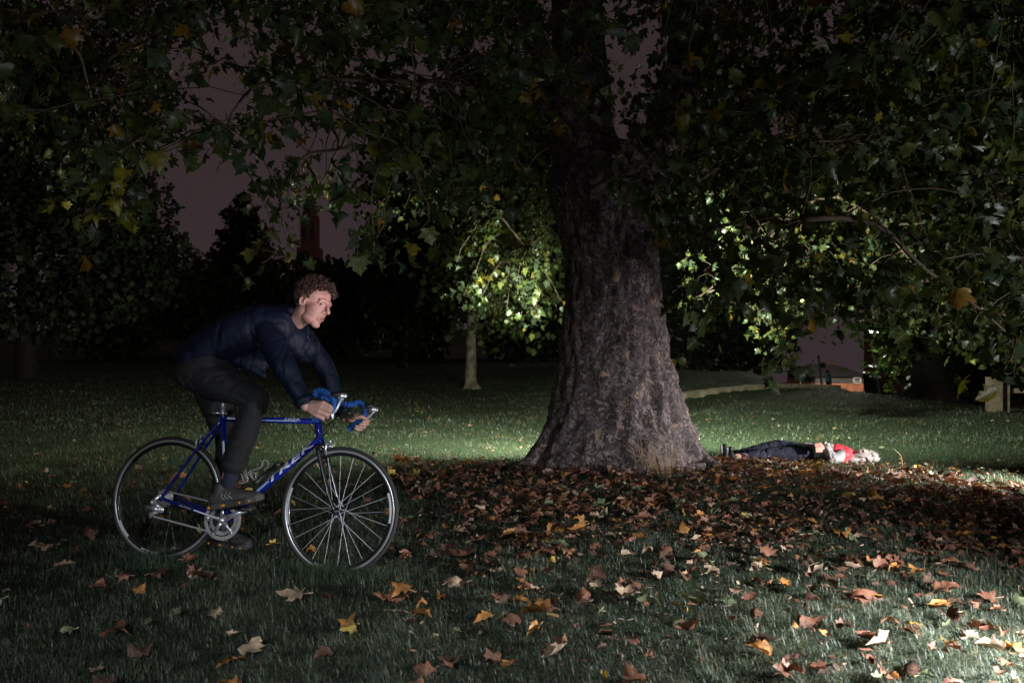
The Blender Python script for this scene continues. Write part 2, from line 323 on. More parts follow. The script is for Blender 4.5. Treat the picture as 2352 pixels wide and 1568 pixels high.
# ------------------------------------------------------------------ grass blades
def grass_density(px, Y):
    return 1.0
def make_grass(n, y0, y1, hmin, hmax, wd, name, label):
    # sample so that blades are denser near the camera
    k = RNG.random(n); Y = (y0 ** -0.6 + k * (y1 ** -0.6 - y0 ** -0.6)) ** (-1 / 0.6)
    u = RNG.uniform(-0.72, 0.72, n); X = u * Y
    cx = X; cy = Y
    # clumping
    cl = 0.5 + 0.25 * np.sin(cx * 5.1 + 2 * np.sin(cy * 3.3)) * np.sin(cy * 4.7 + 1.7 * np.sin(cx * 2.9)) + 0.25 * np.sin(cx * 17.3 + 3 * np.sin(cy * 9.1)) * np.sin(cy * 15.1 + 2.6 * np.sin(cx * 8.3))
    big = 0.5 + 0.3 * np.sin(cx * 1.9 + 1.6 * np.sin(cy * 1.3)) * np.sin(cy * 2.3 + np.sin(cx * 1.1)) + 0.2 * np.sin(cx * 3.7 - cy * 2.9)
    cl = np.clip(cl * (0.45 + 1.1 * big), 0, 1.25)
    keep = RNG.random(n) < 0.25 + 0.75 * cl
    X, Y, cl = X[keep], Y[keep], cl[keep]; n = len(X)
    tr = (X - 0.98) ** 2 + (Y - 7.45) ** 2 > 0.55 ** 2; X, Y, cl = X[tr], Y[tr], cl[tr]; n = len(X)
    Z = gz(X, Y) - 0.004
    h = RNG.uniform(hmin, hmax, n) * (0.35 + 1.05 * cl); a = RNG.uniform(0, 2 * np.pi, n) + 1.5 * np.sin(X * 9 + Y * 7); ln = RNG.uniform(0.2, 1.9, n) * h
    wv = np.stack([np.cos(a + np.pi / 2), np.sin(a + np.pi / 2)], 1) * (wd * RNG.uniform(0.6, 1.3, n))[:, None] * (1 + Y / 14)[:, None]
    d = np.stack([np.cos(a), np.sin(a)], 1)
    B = np.stack([X, Y, Z], 1); V = np.zeros((n, 5, 3))
    V[:, 0] = B; V[:, 0, :2] -= wv; V[:, 1] = B; V[:, 1, :2] += wv
    mid = B.copy(); mid[:, :2] += d * (ln * 0.35)[:, None]; mid[:, 2] += h * 0.62
    V[:, 2] = mid; V[:, 2, :2] -= wv * 0.75; V[:, 3] = mid; V[:, 3, :2] += wv * 0.75
    tip = B.copy(); tip[:, :2] += d * ln[:, None]; tip[:, 2] += h * np.clip(1.05 - 0.35 * (ln / h) ** 2, 0.45, 1); V[:, 4] = tip
    i = np.arange(n)[:, None] * 5
    T = np.concatenate([i + [0, 1, 3], i + [0, 3, 2], i + [2, 3, 4]])
    g = (RNG.uniform(0.45, 1.3, n) * (0.6 + 0.75 * cl))[:, None]; base = np.array([0.066, 0.092, 0.067]); dry = np.array([0.16, 0.13, 0.06])
    isdry = (RNG.random(n) < 0.05)[:, None]
    hue = RNG.uniform(0, 1, n)[:, None] * np.array([0.022, 0.012, -0.004])
    c = np.where(isdry, dry, (base + hue)) * g
    return V.reshape(-1, 3), T, np.repeat(c, 5, 0)
V1, T1, C1 = make_grass(440000, 2.5, 11, 0.024, 0.062, 0.0012, '', '')
V2, T2, C2 = make_grass(120000, 10.5, 42, 0.03, 0.065, 0.0026, '', '')
tag(link('grass', np_mesh('grass', np.concatenate([V1, V2]), np.concatenate([T1, T2 + len(V1)]), np.concatenate([C1, C2])), M_grass), 'short dark green lawn grass growing round the tree and bicycle', 'grass', kind='stuff')

# ------------------------------------------------------------------ leaves
LH = np.array([(0, 0), (.18, -.09), (.42, -.08), (.40, .07), (.34, .13), (.45, .22), (.60, .43), (.42, .43), (.27, .44), (.31, .63), (.15, .76), (0, 1), (0, .2), (0, .4)])
TR = [(0, 1, 12), (1, 4, 12), (1, 2, 3), (1, 3, 4), (12, 4, 8), (4, 5, 7), (5, 6, 7), (4, 7, 8), (12, 8, 13), (13, 8, 9), (13, 9, 10), (13, 10, 11)]
mid_ids = [0, 11, 12, 13]
LV = LH.copy(); mapping = {}
for i in range(14):
    if i in mid_ids: mapping[i] = i
    else: mapping[i] = len(LV); LV = np.vstack([LV, [-LH[i, 0], LH[i, 1]]])
LT = np.array(TR + [(mapping[c], mapping[b], mapping[a]) for a, b, c in TR])
# stalk as a thin pair of triangles
nb = len(LV); LV = np.vstack([LV, [[-.012, 0], [.012, 0], [.02, -.42], [-.02, -.42]]]); LT = np.vstack([LT, [[nb, nb + 1, nb + 2], [nb, nb + 2, nb + 3]]])
def leaf_shape(n, curl, fold, rough=0.05, rng=RNG):
    """n leaves -> (n,nv,3) local vertices, tip along +y"""
    nv = len(LV); x = LV[None, :, 0] * rng.uniform(0.8, 1.15, (n, 1)) + rng.normal(0, .018, (n, nv)); y = np.repeat(LV[None, :, 1], n, 0) + rng.normal(0, .018, (n, nv))
    x[:, nb:] = LV[nb:, 0]; y[:, nb:] = LV[nb:, 1]
    c1 = rng.normal(0, curl, (n, 1)); c2 = rng.normal(0, curl, (n, 1)); f = rng.normal(fold * 0.7, fold * 0.6, (n, 1)); tw = rng.normal(0, curl * 0.6, (n, 1))
    z = c1 * x * x * 2 + c2 * (y - .4) ** 2 + f * np.abs(x) + tw * x * y + rng.normal(0, rough, (n, nv)) * np.minimum(1, np.hypot(x, y - .3) * 1.5)
    return np.stack([x, y, z], 2)
def orient(L, pos, tipd, nrm, size):
    t = tipd / np.linalg.norm(tipd, axis=1, keepdims=True); nn = nrm - t * (nrm * t).sum(1, keepdims=True)
    nn /= np.maximum(1e-6, np.linalg.norm(nn, axis=1, keepdims=True)); s = np.cross(t, nn)
    W = L[:, :, 0:1] * s[:, None] + L[:, :, 1:2] * t[:, None] + L[:, :, 2:3] * nn[:, None]
    return pos[:, None] + W * size[:, None, None]
def leaves_mesh(name, W, cols):
    n, nv = W.shape[:2]; T = (LT[None] + (np.arange(n) * nv)[:, None, None]).reshape(-1, 3)
    return np_mesh(name, W.reshape(-1, 3), T, np.repeat(cols, nv, 0), np.tile(LV, (n, 1)))
nvL = len(LV)

# fallen leaves ------------------------------------------------------------------
PAL = {'rusty brown': (0.17, 0.070, 0.040), 'dark brown': (0.085, 0.040, 0.026), 'pale tan': (0.34, 0.24, 0.16), 'orange': (0.34, 0.15, 0.035), 'yellow': (0.40, 0.29, 0.05), 'dull green': (0.13, 0.16, 0.08)}
pk = list(PAL)
def carpet(px, py):
    """expected density of leaves seen in the picture zones, used over ground position"""
    d = np.full(px.shape, 0.075)
    d = np.where((px > 880) & (py > 1060), 0.22, d)
    e = np.clip((px - 850) / 250, 0, 1) * np.clip((py - np.interp(px, [0, 1640, 1950, 2100, 2352], [1035, 1035, 1050, 1072, 1130])) / 45, 0, 1)
    lower = 1310 + 45 * np.sin(px / 83.0) + 30 * np.sin(px / 31.0 + py / 40.0) + 0.035 * (px - 1200) - 60 * np.clip((1250 - px) / 400, 0, 1)
    e2 = np.clip((lower - py) / 110, 0, 1)
    d = np.maximum(d, e * e2 * 1.0)
    d = np.where((py > lower) & (px > 900), np.maximum(0.24, 0.6 * np.exp(-(py - lower) / 60)), d)
    d = np.where((py < 1060), 0.06 * np.exp(-(1060 - py) / 70) + 0.007, d)
    return d
n = 60000
Y = RNG.uniform(2.45, 20, n); X = RNG.uniform(-0.72, 0.72, n) * Y
# equalise area density (u sampling is proportional to Y)
Z = gz(X, Y); pxs = 1176 + F * X / Y; pys = HZ + F * (H - Z) / Y
wgt = carpet(pxs, pys) * (Y / 20) * (1.9 if True else 1)
patch = 0.5 + 0.5 * np.sin(X * 3.1 + np.sin(Y * 2.3) * 2) * np.sin(Y * 3.7 + X)
keep = (RNG.random(n) < wgt * (0.35 + 1.0 * patch) * 0.95) & ((X - 0.98) ** 2 + (Y - 7.45) ** 2 > 0.62 ** 2)
X, Y, Z, pxs, pys = X[keep], Y[keep], Z[keep], pxs[keep], pys[keep]
o = np.argsort(Y); X, Y, Z, pxs, pys = X[o], Y[o], Z[o], pxs[o], pys[o]; n = len(X)
print('fallen leaves', n)
dense = carpet(pxs, pys) > 0.5
pr = np.where(dense[:, None], [[.44, .30, .10, .10, .02, .04]], [[.38, .26, .13, .12, .03, .08]])
kind = (RNG.random((n, 1)) > np.cumsum(pr, 1)).sum(1).clip(0, 5)
cols = np.array([PAL[pk[k]] for k in kind]) * RNG.uniform(0.7, 1.3, (n, 1))
size = np.clip(RNG.gamma(8, 0.0095, n), .03, .13) * np.where(dense, 0.78, 1.0) * np.where(Y > 7.6, 0.5, 1.0)
ang = RNG.uniform(0, 2 * np.pi, n); tilt = RNG.normal(0, 0.13, n)
tipd = np.stack([np.cos(ang), np.sin(ang), tilt], 1); nrm = np.stack([RNG.normal(0, .35, n), RNG.normal(0, .35, n), np.ones(n)], 1)
Lc = leaf_shape(n, 0.8, 0.45, 0.075); Lc[:, :, 2] = np.clip(Lc[:, :, 2], -.3, .34); Lc[:, :, 0] *= RNG.uniform(.45, 1.0, (n, 1))
pos = np.stack([X - tipd[:, 0] * size * .4, Y - tipd[:, 1] * size * .4, Z + RNG.uniform(0.022, 0.05, n) + size * 0.12], 1)
Wl = orient(Lc, pos, tipd, nrm, size)
NI = 300
tag(link('fallen_leaves', leaves_mesh('fallen_leaves', Wl[NI:], cols[NI:]), M_fallen, smooth=False), 'carpet of brown fallen plane leaves spread below the big trunk', 'leaf litter', kind='stuff')
for i in range(NI):
    base = pos[i]; me = np_mesh('fallen_leaf', Wl[i] - base, LT, np.repeat(cols[i:i + 1], nvL, 0), LV)
    q = link('fallen_leaf', me, M_fallen, smooth=False); q.location = base
    zc = ['left corner', 'left', 'lower left', 'middle left', 'centre', 'middle right', 'lower right', 'right', 'far right'][min(8, int(max(0, pxs[i]) / 262))]
    zr = 'at the bottom edge' if pys[i] > 1500 else ('in the near grass' if pys[i] > 1400 else ('in the grass' if pys[i] > 1320 else 'level with the front wheel'))
    szw = 'large' if size[i] > .105 else ('small' if size[i] < .075 else 'medium')
    cw = 'curled' if abs(Lc[i, :, 2]).max() > .28 else 'flattish'
    lab = f"{szw} {cw} {pk[kind[i]]} fallen leaf {zr}, {zc} of the picture"
    tag(q, lab, 'leaf', lab.replace(' leaf ', ' leaves '))

# crumbs of broken leaf between the whole ones
n = 30000
Y = RNG.uniform(3.0, 9.0, n); X = RNG.uniform(-0.2, 0.72, n) * Y; Z = gz(X, Y); d_ = carpet(1176 + F * X / Y, HZ + F * (H - Z) / Y)
k_ = (RNG.random(n) < d_ * .5) & ((X - 0.98) ** 2 + (Y - 7.45) ** 2 > 0.62 ** 2); X, Y, Z = X[k_], Y[k_], Z[k_]; n = len(X)
B_ = np.stack([X, Y, Z + RNG.uniform(.012, .04, n)], 1); A1_ = RNG.normal(size=(n, 3)) * [1, 1, .5] * RNG.uniform(.006, .018, (n, 1)); A2_ = RNG.normal(size=(n, 3)) * [1, 1, .5] * RNG.uniform(.006, .018, (n, 1))
V_ = np.stack([B_, B_ + A1_, B_ + A1_ * .8 + A2_, B_ + A2_], 1); i_ = np.arange(n)[:, None] * 4
cc_ = np.array([PAL[pk[q]] for q in RNG.integers(0, 3, n)]) * RNG.uniform(.5, 1.2, (n, 1))
tag(link('leaf_crumbs', np_mesh('leaf_crumbs', V_.reshape(-1, 3), np.concatenate([i_ + [0, 1, 2], i_ + [0, 2, 3]]), np.repeat(cc_, 4, 0), np.full((n * 4, 2), .3)), M_fallen, smooth=False), 'broken brown leaf crumbs scattered between the fallen leaves', 'leaf litter', kind='stuff')
# longer grass tufts round the wheels and shoe
n = 5200; c_ = np.array([(-1.93, 4.36), (-1.90, 4.30), (-.93, 4.14), (-.90, 4.10)])[RNG.integers(0, 4, n)]
X = c_[:, 0] + RNG.normal(0, .13, n); Y = c_[:, 1] + RNG.normal(-.03, .05, n); Z = gz(X, Y); h = RNG.uniform(.03, .095, n); a = RNG.uniform(0, 6.28, n); ln = h * RNG.uniform(.2, 1.2, n); wd_ = .0013
B_ = np.stack([X, Y, Z], 1); s_ = np.stack([np.cos(a + 1.57), np.sin(a + 1.57), 0 * a], 1) * wd_; m_ = B_ + np.stack([np.cos(a) * ln * .35, np.sin(a) * ln * .35, h * .65], 1); t_ = B_ + np.stack([np.cos(a) * ln, np.sin(a) * ln, h * .95], 1)
V_ = np.stack([B_ - s_, B_ + s_, m_ - s_ * .7, m_ + s_ * .7, t_], 1); i_ = np.arange(n)[:, None] * 5
tag(link('grass_tufts', np_mesh('grass_tufts', V_.reshape(-1, 3), np.concatenate([i_ + [0, 1, 3], i_ + [0, 3, 2], i_ + [2, 3, 4]]), np.repeat(np.array([.065, .095, .055]) * RNG.uniform(.5, 1.4, (n, 1)), 5, 0)), M_grass), 'longer grass tufts round the bicycle wheels and the planted shoe', 'grass', kind='stuff')

# ------------------------------------------------------------------ the big plane tree
TX, TYY = 0.98, 7.45
tree = empty('plane_tree', (TX, TYY, g1(TX, TYY)))
tag(tree, 'huge old plane tree with flared mottled trunk and hanging leafy boughs', 'tree')
def child(o, par):
    """parent while keeping the world-space mesh coordinates"""
    o.parent = par; o.matrix_parent_inverse = par.matrix_world.inverted(); return o
bpy.context.view_layer.update()
edge = [(1130, 1180, 1665), (1085, 1196, 1640), (1055, 1203, 1628), (1035, 1210, 1616), (1011, 1229, 1601), (985, 1243, 1592), (963, 1254, 1583), (916, 1264, 1570), (868, 1274, 1555), (821, 1281, 1543), (749, 1289, 1532), (678, 1296, 1520), (606, 1298, 1512), (535, 1282, 1515), (463, 1262, 1530), (430, 1254, 1536), (400, 1268, 1534), (365, 1292, 1520), (335, 1325, 1490)]
zs = [H - (e[0] - HZ) / F * TYY for e in edge]; cxs = [((e[1] + e[2]) / 2 - 1176) / F * TYY for e in edge]; rr = [(e[2] - e[1]) / 2 / F * TYY * 0.985 for e in edge]
nz_, na_ = 230, 150; z0, z1 = zs[0], zs[-1]; Vt = []
for i in range(nz_):
    z = z0 + (z1 - z0) * (i / (nz_ - 1)) ** 1.15
    cx = np.interp(z, zs, cxs); r0 = np.interp(z, zs, rr); hgt = max(0, z)
    fl = math.exp(-hgt / 0.28)
    for k in range(na_):
        a = 2 * math.pi * k / na_
        # buttress ribs and long furrows, stronger to the right and at the base
        rib = 0.075 * math.cos(5 * a + 0.6) + 0.05 * math.cos(8 * a - 1.1) + 0.035 * math.cos(13 * a + z)
        right = 0.5 + 0.5 * math.cos(a - (-0.9))
        p = Vector((math.cos(a) * 2.2, math.sin(a) * 2.2, z * 1.1))
        fur = abs(mn.noise(p * 2.2)) * 0.085 * (0.12 + right ** 2) * math.exp(-hgt / 1.6)
        kn = mn.fractal(p * 3.5, 0.8, 2.1, 6) * (0.016 + 0.050 * right * math.exp(-hgt / 1.3))
        plate = max(-.2, min(.2, mn.noise(Vector((math.cos(a) * 6, math.sin(a) * 6, z * 7))))) * 0.030
        r = r0 * (1 + rib * (0.13 * math.exp(-hgt / 1.0) + 0.75 * fl)) - fur + kn + plate
        Vt.append((cx + r * math.cos(a), TYY + 0.92 * r * math.sin(a), z))
Ft = [(i * na_ + k, i * na_ + (k + 1) % na_, (i + 1) * na_ + (k + 1) % na_, (i + 1) * na_ + k) for i in range(nz_ - 1) for k in range(na_)]
b = MB(); b.add(Vt, Ft)
child(b.build('trunk', M_bark), tree)
def limb(pts, rad, name='limb', n=28, m=None, amp=0.10, par=tree):
    b = MB(); s = spline(pts, 8); rs = np.interp(np.linspace(0, len(rad) - 1, len(s)), range(len(rad)), rad)
    b.tube(s, list(rs), n=n)
    for i, v in enumerate(b.v):
        c = s[min(i // n, len(s) - 1)]; q = Vector(v); d = (q - c)
        b.v[i] = tuple(c + d * (1 + amp * 2 * mn.noise(q * 2.5) + amp * mn.noise(q * 7)))
    return child(b.build(name, m or M_bark), par)
limb([P(1380, 540, 7.45), P(1365, 440, 7.45), P(1345, 300, 7.5), P(1330, 120, 7.6), P(1322, -60, 7.7), P(1300, -400, 7.9), P(1250, -900, 8.2)], [.31, .31, .28, .255, .24, .22, .16])
limb([P(1430, 560, 7.45), P(1475, 440, 7.4), P(1530, 300, 7.35), P(1575, 120, 7.3), P(1602, -60, 7.2), P(1640, -400, 7.0), P(1720, -900, 6.6)], [.25, .25, .21, .19, .18, .16, .12])
limb([P(1330, 420, 7.6), P(1262, 250, 7.9), P(1225, 80, 8.3), P(1180, -150, 8.8), P(1100, -420, 9.5)], [.17, .14, .12, .11, .09], n=18)

# ---- boughs and hanging leaf clusters
def nextpt(px, py, Y): return P(px, py, Y)
bot_x = [-200, 0, 100, 200, 330, 420, 520, 560, 640, 700, 780, 850, 920, 1000, 1060, 1120, 1180, 1280, 1300, 1500, 1540, 1600, 1700, 1780, 1840, 1900, 2000, 2080, 2200, 2300, 2500]
bot_y = [300, 330, 430, 510, 470, 430, 430, 400, 570, 540, 450, 590, 520, 540, 720, 760, 750, 780, 440, 440, 640, 740, 780, 840, 745, 715, 745, 790, 850, 880, 900]
gaps = [(475, 190, 85, 150, .72), (520, 440, 120, 40, .3), (350, 300, 60, 60, .6), (600, 80, 60, 60, .4), (480, 330, 40, 60, .5), (1465, 90, 60, 110, .5), (1790, 40, 140, 60, .55), (250, 250, 70, 60, .5), (900, 130, 80, 60, .35), (620, 330, 60, 50, .4), (140, 560, 90, 80, .9), (1000, 640, 60, 80, .95)]
cl = []
tries = 0
while len(cl) < 1600 and tries < 60000:
    tries += 1
    px = random.uniform(-160, 2500) if random.random() < .55 else random.uniform(1000, 2500); py = random.uniform(-330, 900)
    bt = np.interp(px, bot_x, bot_y)
    
    if px < 1000: Y = random.choice([random.uniform(3.9, 5.4), random.uniform(5, 8.5), random.uniform(6, 12)])
    elif px < 1290: Y = random.uniform(10.2, 13.2) if (py > 430 or random.random() < .5) else random.uniform(4.6, 8)
    elif px < 1540: Y = random.uniform(5.2, 6.6) if py > 250 else random.uniform(4.6, 11)
    else: Y = random.choice([random.uniform(4.2, 6.2), random.uniform(5.5, 9.5), random.uniform(7.5, 12)])
    if px > 1540 and py > 430 and random.random() < .45: Y = random.uniform(10.6, 13.5)
    if 1285 < px < 1530 and 330 < py and random.random() < .86: continue
    if 1290 < px < 1545 and py < 330 and random.random() < .25: continue
    if py + 0.20 * F / Y > bt - random.random() * 10: continue
    if 1215 < px < 1400 and py < 430 and Y < 7.6 and random.random() < .8: continue
    if 1400 < px < 1640 and py < 430 and Y < 7.6 and random.random() < .5: continue
    g = 0
    for gx, gy, ga, gb, pr in gaps:
        if ((px - gx) / ga) ** 2 + ((py - gy) / gb) ** 2 < 1: g = max(g, pr)
    if random.random() < g: continue
    if px < 330 and py < 420 and Y > 6 and random.random() < .35: continue
    # thinner at the lower fringe: clusters hang as separate sprays
    cl.append((P(px, py - 8, Y), px, py, Y))
# special sprays seen in the photograph
for px, py, Y in [(230, 480, 4.6), (190, 500, 4.6), (270, 470, 4.7), (660, 545, 5.2), (640, 560, 5.2), (855, 570, 4.6), (870, 545, 4.7), (985, 500, 4.8), (1600, 770, 6.4), (1780, 800, 5.4), (1800, 820, 5.4), (1850, 690, 5.0), (1930, 690, 5.2), (2080, 760, 5.6), (2310, 850, 4.1), (2335, 880, 4.0), (1425, 400, 5.0), (1470, 410, 5.0), (1010, 300, 4.6), (520, 290, 4.7), (560, 300, 4.7)]:
    cl.append((P(px, py, Y), px, py, Y))
C = np.array([c[0] for c in cl])
nodes = [P(1345, 300, 7.5), P(1330, 120, 7.6), P(1322, -60, 7.7), P(1300, -400, 7.9), P(1530, 300, 7.35), P(1575, 120, 7.3), P(1602, -60, 7.2), P(1640, -400, 7.0), P(1225, 80, 8.3), P(1180, -150, 8.8), P(1370, 430, 7.3), P(1500, 420, 7.6)]
nodes = [Vector(v) for v in nodes]
root = Vector((TX, TYY, 3.5))
# boughs: hubs picked greedily apart from each other
order = list(range(len(cl))); random.shuffle(order); hubs = []
for i in order:
    p = Vector(C[i])
    if all((p - h).length > 1.25 for h in hubs): hubs.append(p)
hubs.sort(key=lambda p: (p - root).length)
NB = []
for h in hubs:
    best = min(nodes, key=lambda q: (q - h).length + 0.35 * abs(q.z - (h.z + .5)) + (0 if (q - root).length < (h - root).length else 4))
    d = h - best; L = d.length
    m1 = best + d * 0.35 + Vector((random.uniform(-.1, .1), random.uniform(-.1, .1), 0.22 * L * random.uniform(.5, 1)))
    m2 = best + d * 0.72 + Vector((random.uniform(-.1, .1), random.uniform(-.1, .1), 0.20 * L * random.uniform(.4, 1)))
    pts = spline([best, m1, m2, h], 5); r0 = min(0.045, 0.006 + 0.010 * L)
    bm_ = MB(); rs = lerp_list(r0, 0.006, len(pts)); pts = [p + Vector([mn.noise(p * 3 + Vector((k * 9, 0, 0))) * 0.06 for k in range(3)]) if 0 < j < len(pts) - 1 else p for j, p in enumerate(pts)]
    bm_.tube(pts, rs, n=6)
    child(bm_.build('branch', M_twig), tree)
    nodes += pts[3:]; NB.append(pts)
NA = np.array([tuple(q) for q in nodes[6:]])
tw = MB(); LP = []; LD = []; LN = []; LS = []; LCOL = []
greens = np.array([(0.042, 0.070, 0.024), (0.056, 0.082, 0.026), (0.036, 0.062, 0.032), (0.080, 0.100, 0.022)])
yel = np.array([(0.24, 0.20, 0.02), (0.30, 0.16, 0.02), (0.19, 0.17, 0.02)])
for (p, px, py, Y) in cl:
    p = Vector(p); dist = np.linalg.norm(NA - np.array(p), axis=1) + np.where(NA[:, 2] < p.z - .1, .5, 0)
    q = Vector(NA[int(dist.argmin())]); d = p - q; L = max(d.length, .05)
    ext = Vector((random.uniform(-1, 1), random.uniform(-1, 1), -random.uniform(.2, 1.0))).normalized() * random.uniform(.10, .22)
    ps = spline([q, q + d * .5 + Vector((random.uniform(-.08, .08), random.uniform(-.08, .08), .16 * L)), p, p + ext], 4)
    ps = [v + Vector([mn.noise(v * 9 + Vector((k * 5, 3, 0))) * 0.035 for k in range(3)]) for v in ps]
    tw.tube(ps, lerp_list(0.0065, 0.0022, len(ps)), n=3, caps=False)
    near = Y < 6
    nl = random.randint(10, 18) if near else random.randint(13, 24)
    if py > np.interp(px, bot_x, bot_y) - 40: nl = int(nl * .75)
    warm = random.random() < .07
    for _ in range(nl):
        t = random.random() ** .7; a = ps[min(len(ps) - 1, int(len(ps) * (0.30 + 0.7 * t)))]
        off = Vector((random.gauss(0, 1), random.gauss(0, 1), random.gauss(-.1, .8))).normalized() * random.uniform(.03, .24)
        LP.append(a + off); 
        LD.append((off.x * 2.2 + random.gauss(0, .35), off.y * 2.2 + random.gauss(0, .35), -random.uniform(.05, 1.0) + off.z))
        LN.append((random.gauss(0, .8) , random.gauss(-.15, .7), abs(random.gauss(.7, .5))))
        LS.append(random.uniform(.05, .125) * (1.0 if near else 0.9))
        r = random.random()
        LCOL.append((yel[random.randrange(3)] if (r < .045 or (warm and r < .35)) else greens[random.randrange(4)]) * random.uniform(.75, 1.3))
child(tag(tw.build('twigs', M_twig), kind='stuff'), tree)
LP = np.array([tuple(v) for v in LP]); LD = np.array(LD); LN = np.array(LN); LS = np.array(LS); LCOL = np.array(LCOL); n = len(LP)
print('crown leaves', n)
W = orient(leaf_shape(n, 0.5, 0.3, 0.035), LP, LD, LN, LS)
px_ = 1176 + F * LP[:, 0] / LP[:, 1]; py_ = HZ + F * (H - LP[:, 2]) / LP[:, 1]; inv = (px_ > 0) & (px_ < 2352) & (py_ > 0)
score = LS / LP[:, 1] * inv; oi = np.argsort(-score); top = oi[:290]; rest = oi[290:]
child(tag(link('foliage', leaves_mesh('foliage', W[rest], LCOL[rest]), M_leaf, smooth=False), kind='stuff'), tree)
for i in top:
    me = np_mesh('leaf', W[i] - LP[i], LT, np.repeat(LCOL[i:i + 1], nvL, 0), LV)
    q = link('leaf', me, M_leaf, smooth=False); q.location = LP[i]; child(q, tree)
# seed balls
for px, py in ((1433, 432), (1442, 453)):
    b = MB(); c = P(px, py, 4.4); b.sphere(c, .019, 14); b.v = [tuple(c + (Vector(v) - c) * (1 + .12 * mn.noise(Vector(v) * 300))) for v in b.v]
    o_ = child(b.build('seed_ball', mat('seed_ball_brown', (0.20, 0.13, 0.07), .9, bump=.8, bscale=300)), tree)
    b = MB(); b.tube([c, c + Vector((-.01, 0, .05)), c + Vector((-.012, .05, .13))], .0015, n=4); child(b.build('seed_stalk', M_twig), tree)
# exposed roots
for pts, rad in [([P(1540, 985, 7.3), P(1610, 1052, 7.15), P(1690, 1088, 6.95)], [.16, .075, .015]), ([P(1280, 1000, 7.3), P(1215, 1068, 7.15), P(1145, 1092, 7.0)], [.15, .07, .015]), ([P(1480, 1060, 6.95), P(1500, 1105, 6.7), P(1530, 1125, 6.55)], [.10, .06, .02])]:
    limb(pts, rad, 'root', n=12, amp=.15)
# dry grass tuft at the foot
dg = MB()
for k in range(90):
    bx = random.gauss(1.22, .10); by = 6.66 + random.gauss(0, .05); a = random.uniform(0, 6.28); h_ = random.uniform(.10, .36); l_ = random.uniform(.1, .8) * h_
    p0 = Vector((bx, by, g1(bx, by) - .02)); dg.tube([p0, p0 + Vector((math.cos(a) * l_ * .35, math.sin(a) * l_ * .3, h_ * .7)), p0 + Vector((math.cos(a) * l_, math.sin(a) * l_ * .6 - .03, h_))], [.0018, .0014, .0006], n=3, caps=False)
M_dry = mat('dry_stalk', (0.30, 0.21, 0.11), .7)
tag(dg.build('dry_grass_tuft', M_dry), 'tuft of dry tan grass stalks at the foot of the big trunk', 'plant')
# tall dry weed stalk beyond the lying figure
ws = MB(); a = P(2075, 1090, 7.6); a.z = g1(a.x, a.y) - .02; ws.tube(spline([a, P(2072, 1065, 7.6), P(2068, 1045, 7.6), P(2052, 1030, 7.6)], 4), lerp_list(.005, .0025, 13), n=5)
tag(ws.build('dry_weed_stalk', M_dry), 'single thin dry weed stalk standing right of the lying figure', 'plant')

# ------------------------------------------------------------------ background trees
QV = np.array([(-.5, -.5, 0), (.5, -.35, .12), (.35, .55, 0), (-.55, .4, .1)])
def crown_mesh(name, pts, size, cols):
    n = len(pts); A = RNG.normal(size=(n, 3)); A /= np.linalg.norm(A, axis=1, keepdims=True); B = RNG.normal(size=(n, 3)); B -= A * (A * B).sum(1, keepdims=True); B /= np.linalg.norm(B, axis=1, keepdims=True)
    Cc = np.cross(A, B); W = pts[:, None] + (QV[None, :, 0:1] * A[:, None] + QV[None, :, 1:2] * B[:, None] + QV[None, :, 2:3] * Cc[:, None]) * size[:, None, None]
    i = np.arange(n)[:, None] * 4; T = np.concatenate([i + [0, 1, 2], i + [0, 2, 3]])
    return np_mesh(name, W.reshape(-1, 3), T, np.repeat(cols, 4, 0))
def bg_tree(name, label, base, h, lobes, n, leaf=.3, trunk_r=.3, col=(0.035, 0.05, 0.02), group='trees beyond the lawn', cat='tree', lean=0, droop=0):
    """lobes: list of (dx,dy,z,rx,ry,rz) in metres from the base"""
    base = Vector(base); t = empty(name, base); bpy.context.view_layer.update(); tag(t, label, cat, group)
    b = MB(); zt = max(l[2] for l in lobes); b.tube(spline([base + Vector((0, 0, -.3)), base + Vector((lean * .3, 0, h * .3)), base + Vector((lean, 0, h * .75))], 5), lerp_list(trunk_r * .8, trunk_r * .2, 11), n=10)
    for l in lobes:
        e = base + Vector(l[:3]); s0 = base + Vector((lean * .4, 0, min(h * .45, max(.8, l[2] * .6)))); b.tube(spline([s0, (s0 + e) / 2 + Vector((0, 0, .3)), e], 4), lerp_list(trunk_r * .4, trunk_r * .08, 9), n=5)
    child(b.build('trunk', M_darkbark), t)
    vol = np.array([l[3] * l[4] * l[5] for l in lobes]) ** (2 / 3); vol /= vol.sum(); idx = RNG.choice(len(lobes), n, p=vol); Lb = np.array(lobes)[idx]
    d = RNG.normal(size=(n, 3)); d /= np.linalg.norm(d, axis=1, keepdims=True)
    clump = np.array([mn.noise(Vector(q * 2.4) + Vector((float(i_) * 3.1, 0, 0))) for q, i_ in zip(d, idx)])
    rad = RNG.uniform(.35, 1.0, n) ** .6 * (1 + .38 * clump)
    pts = np.array(tuple(base)) + Lb[:, :3] + d * Lb[:, 3:6] * rad[:, None]
    if droop: pts[:, 2] -= RNG.random(n) ** 3 * droop
    cols = np.array(col) * RNG.uniform(.6, 1.5, (n, 1))
    child(link('crown', crown_mesh('crown', pts, leaf * RNG.uniform(.6, 1.3, n), cols), M_far_leaf, smooth=False), t)
    return t
def at(px, Y): x = (px - 1176) / F * Y; return (x, Y, g1(x, Y))
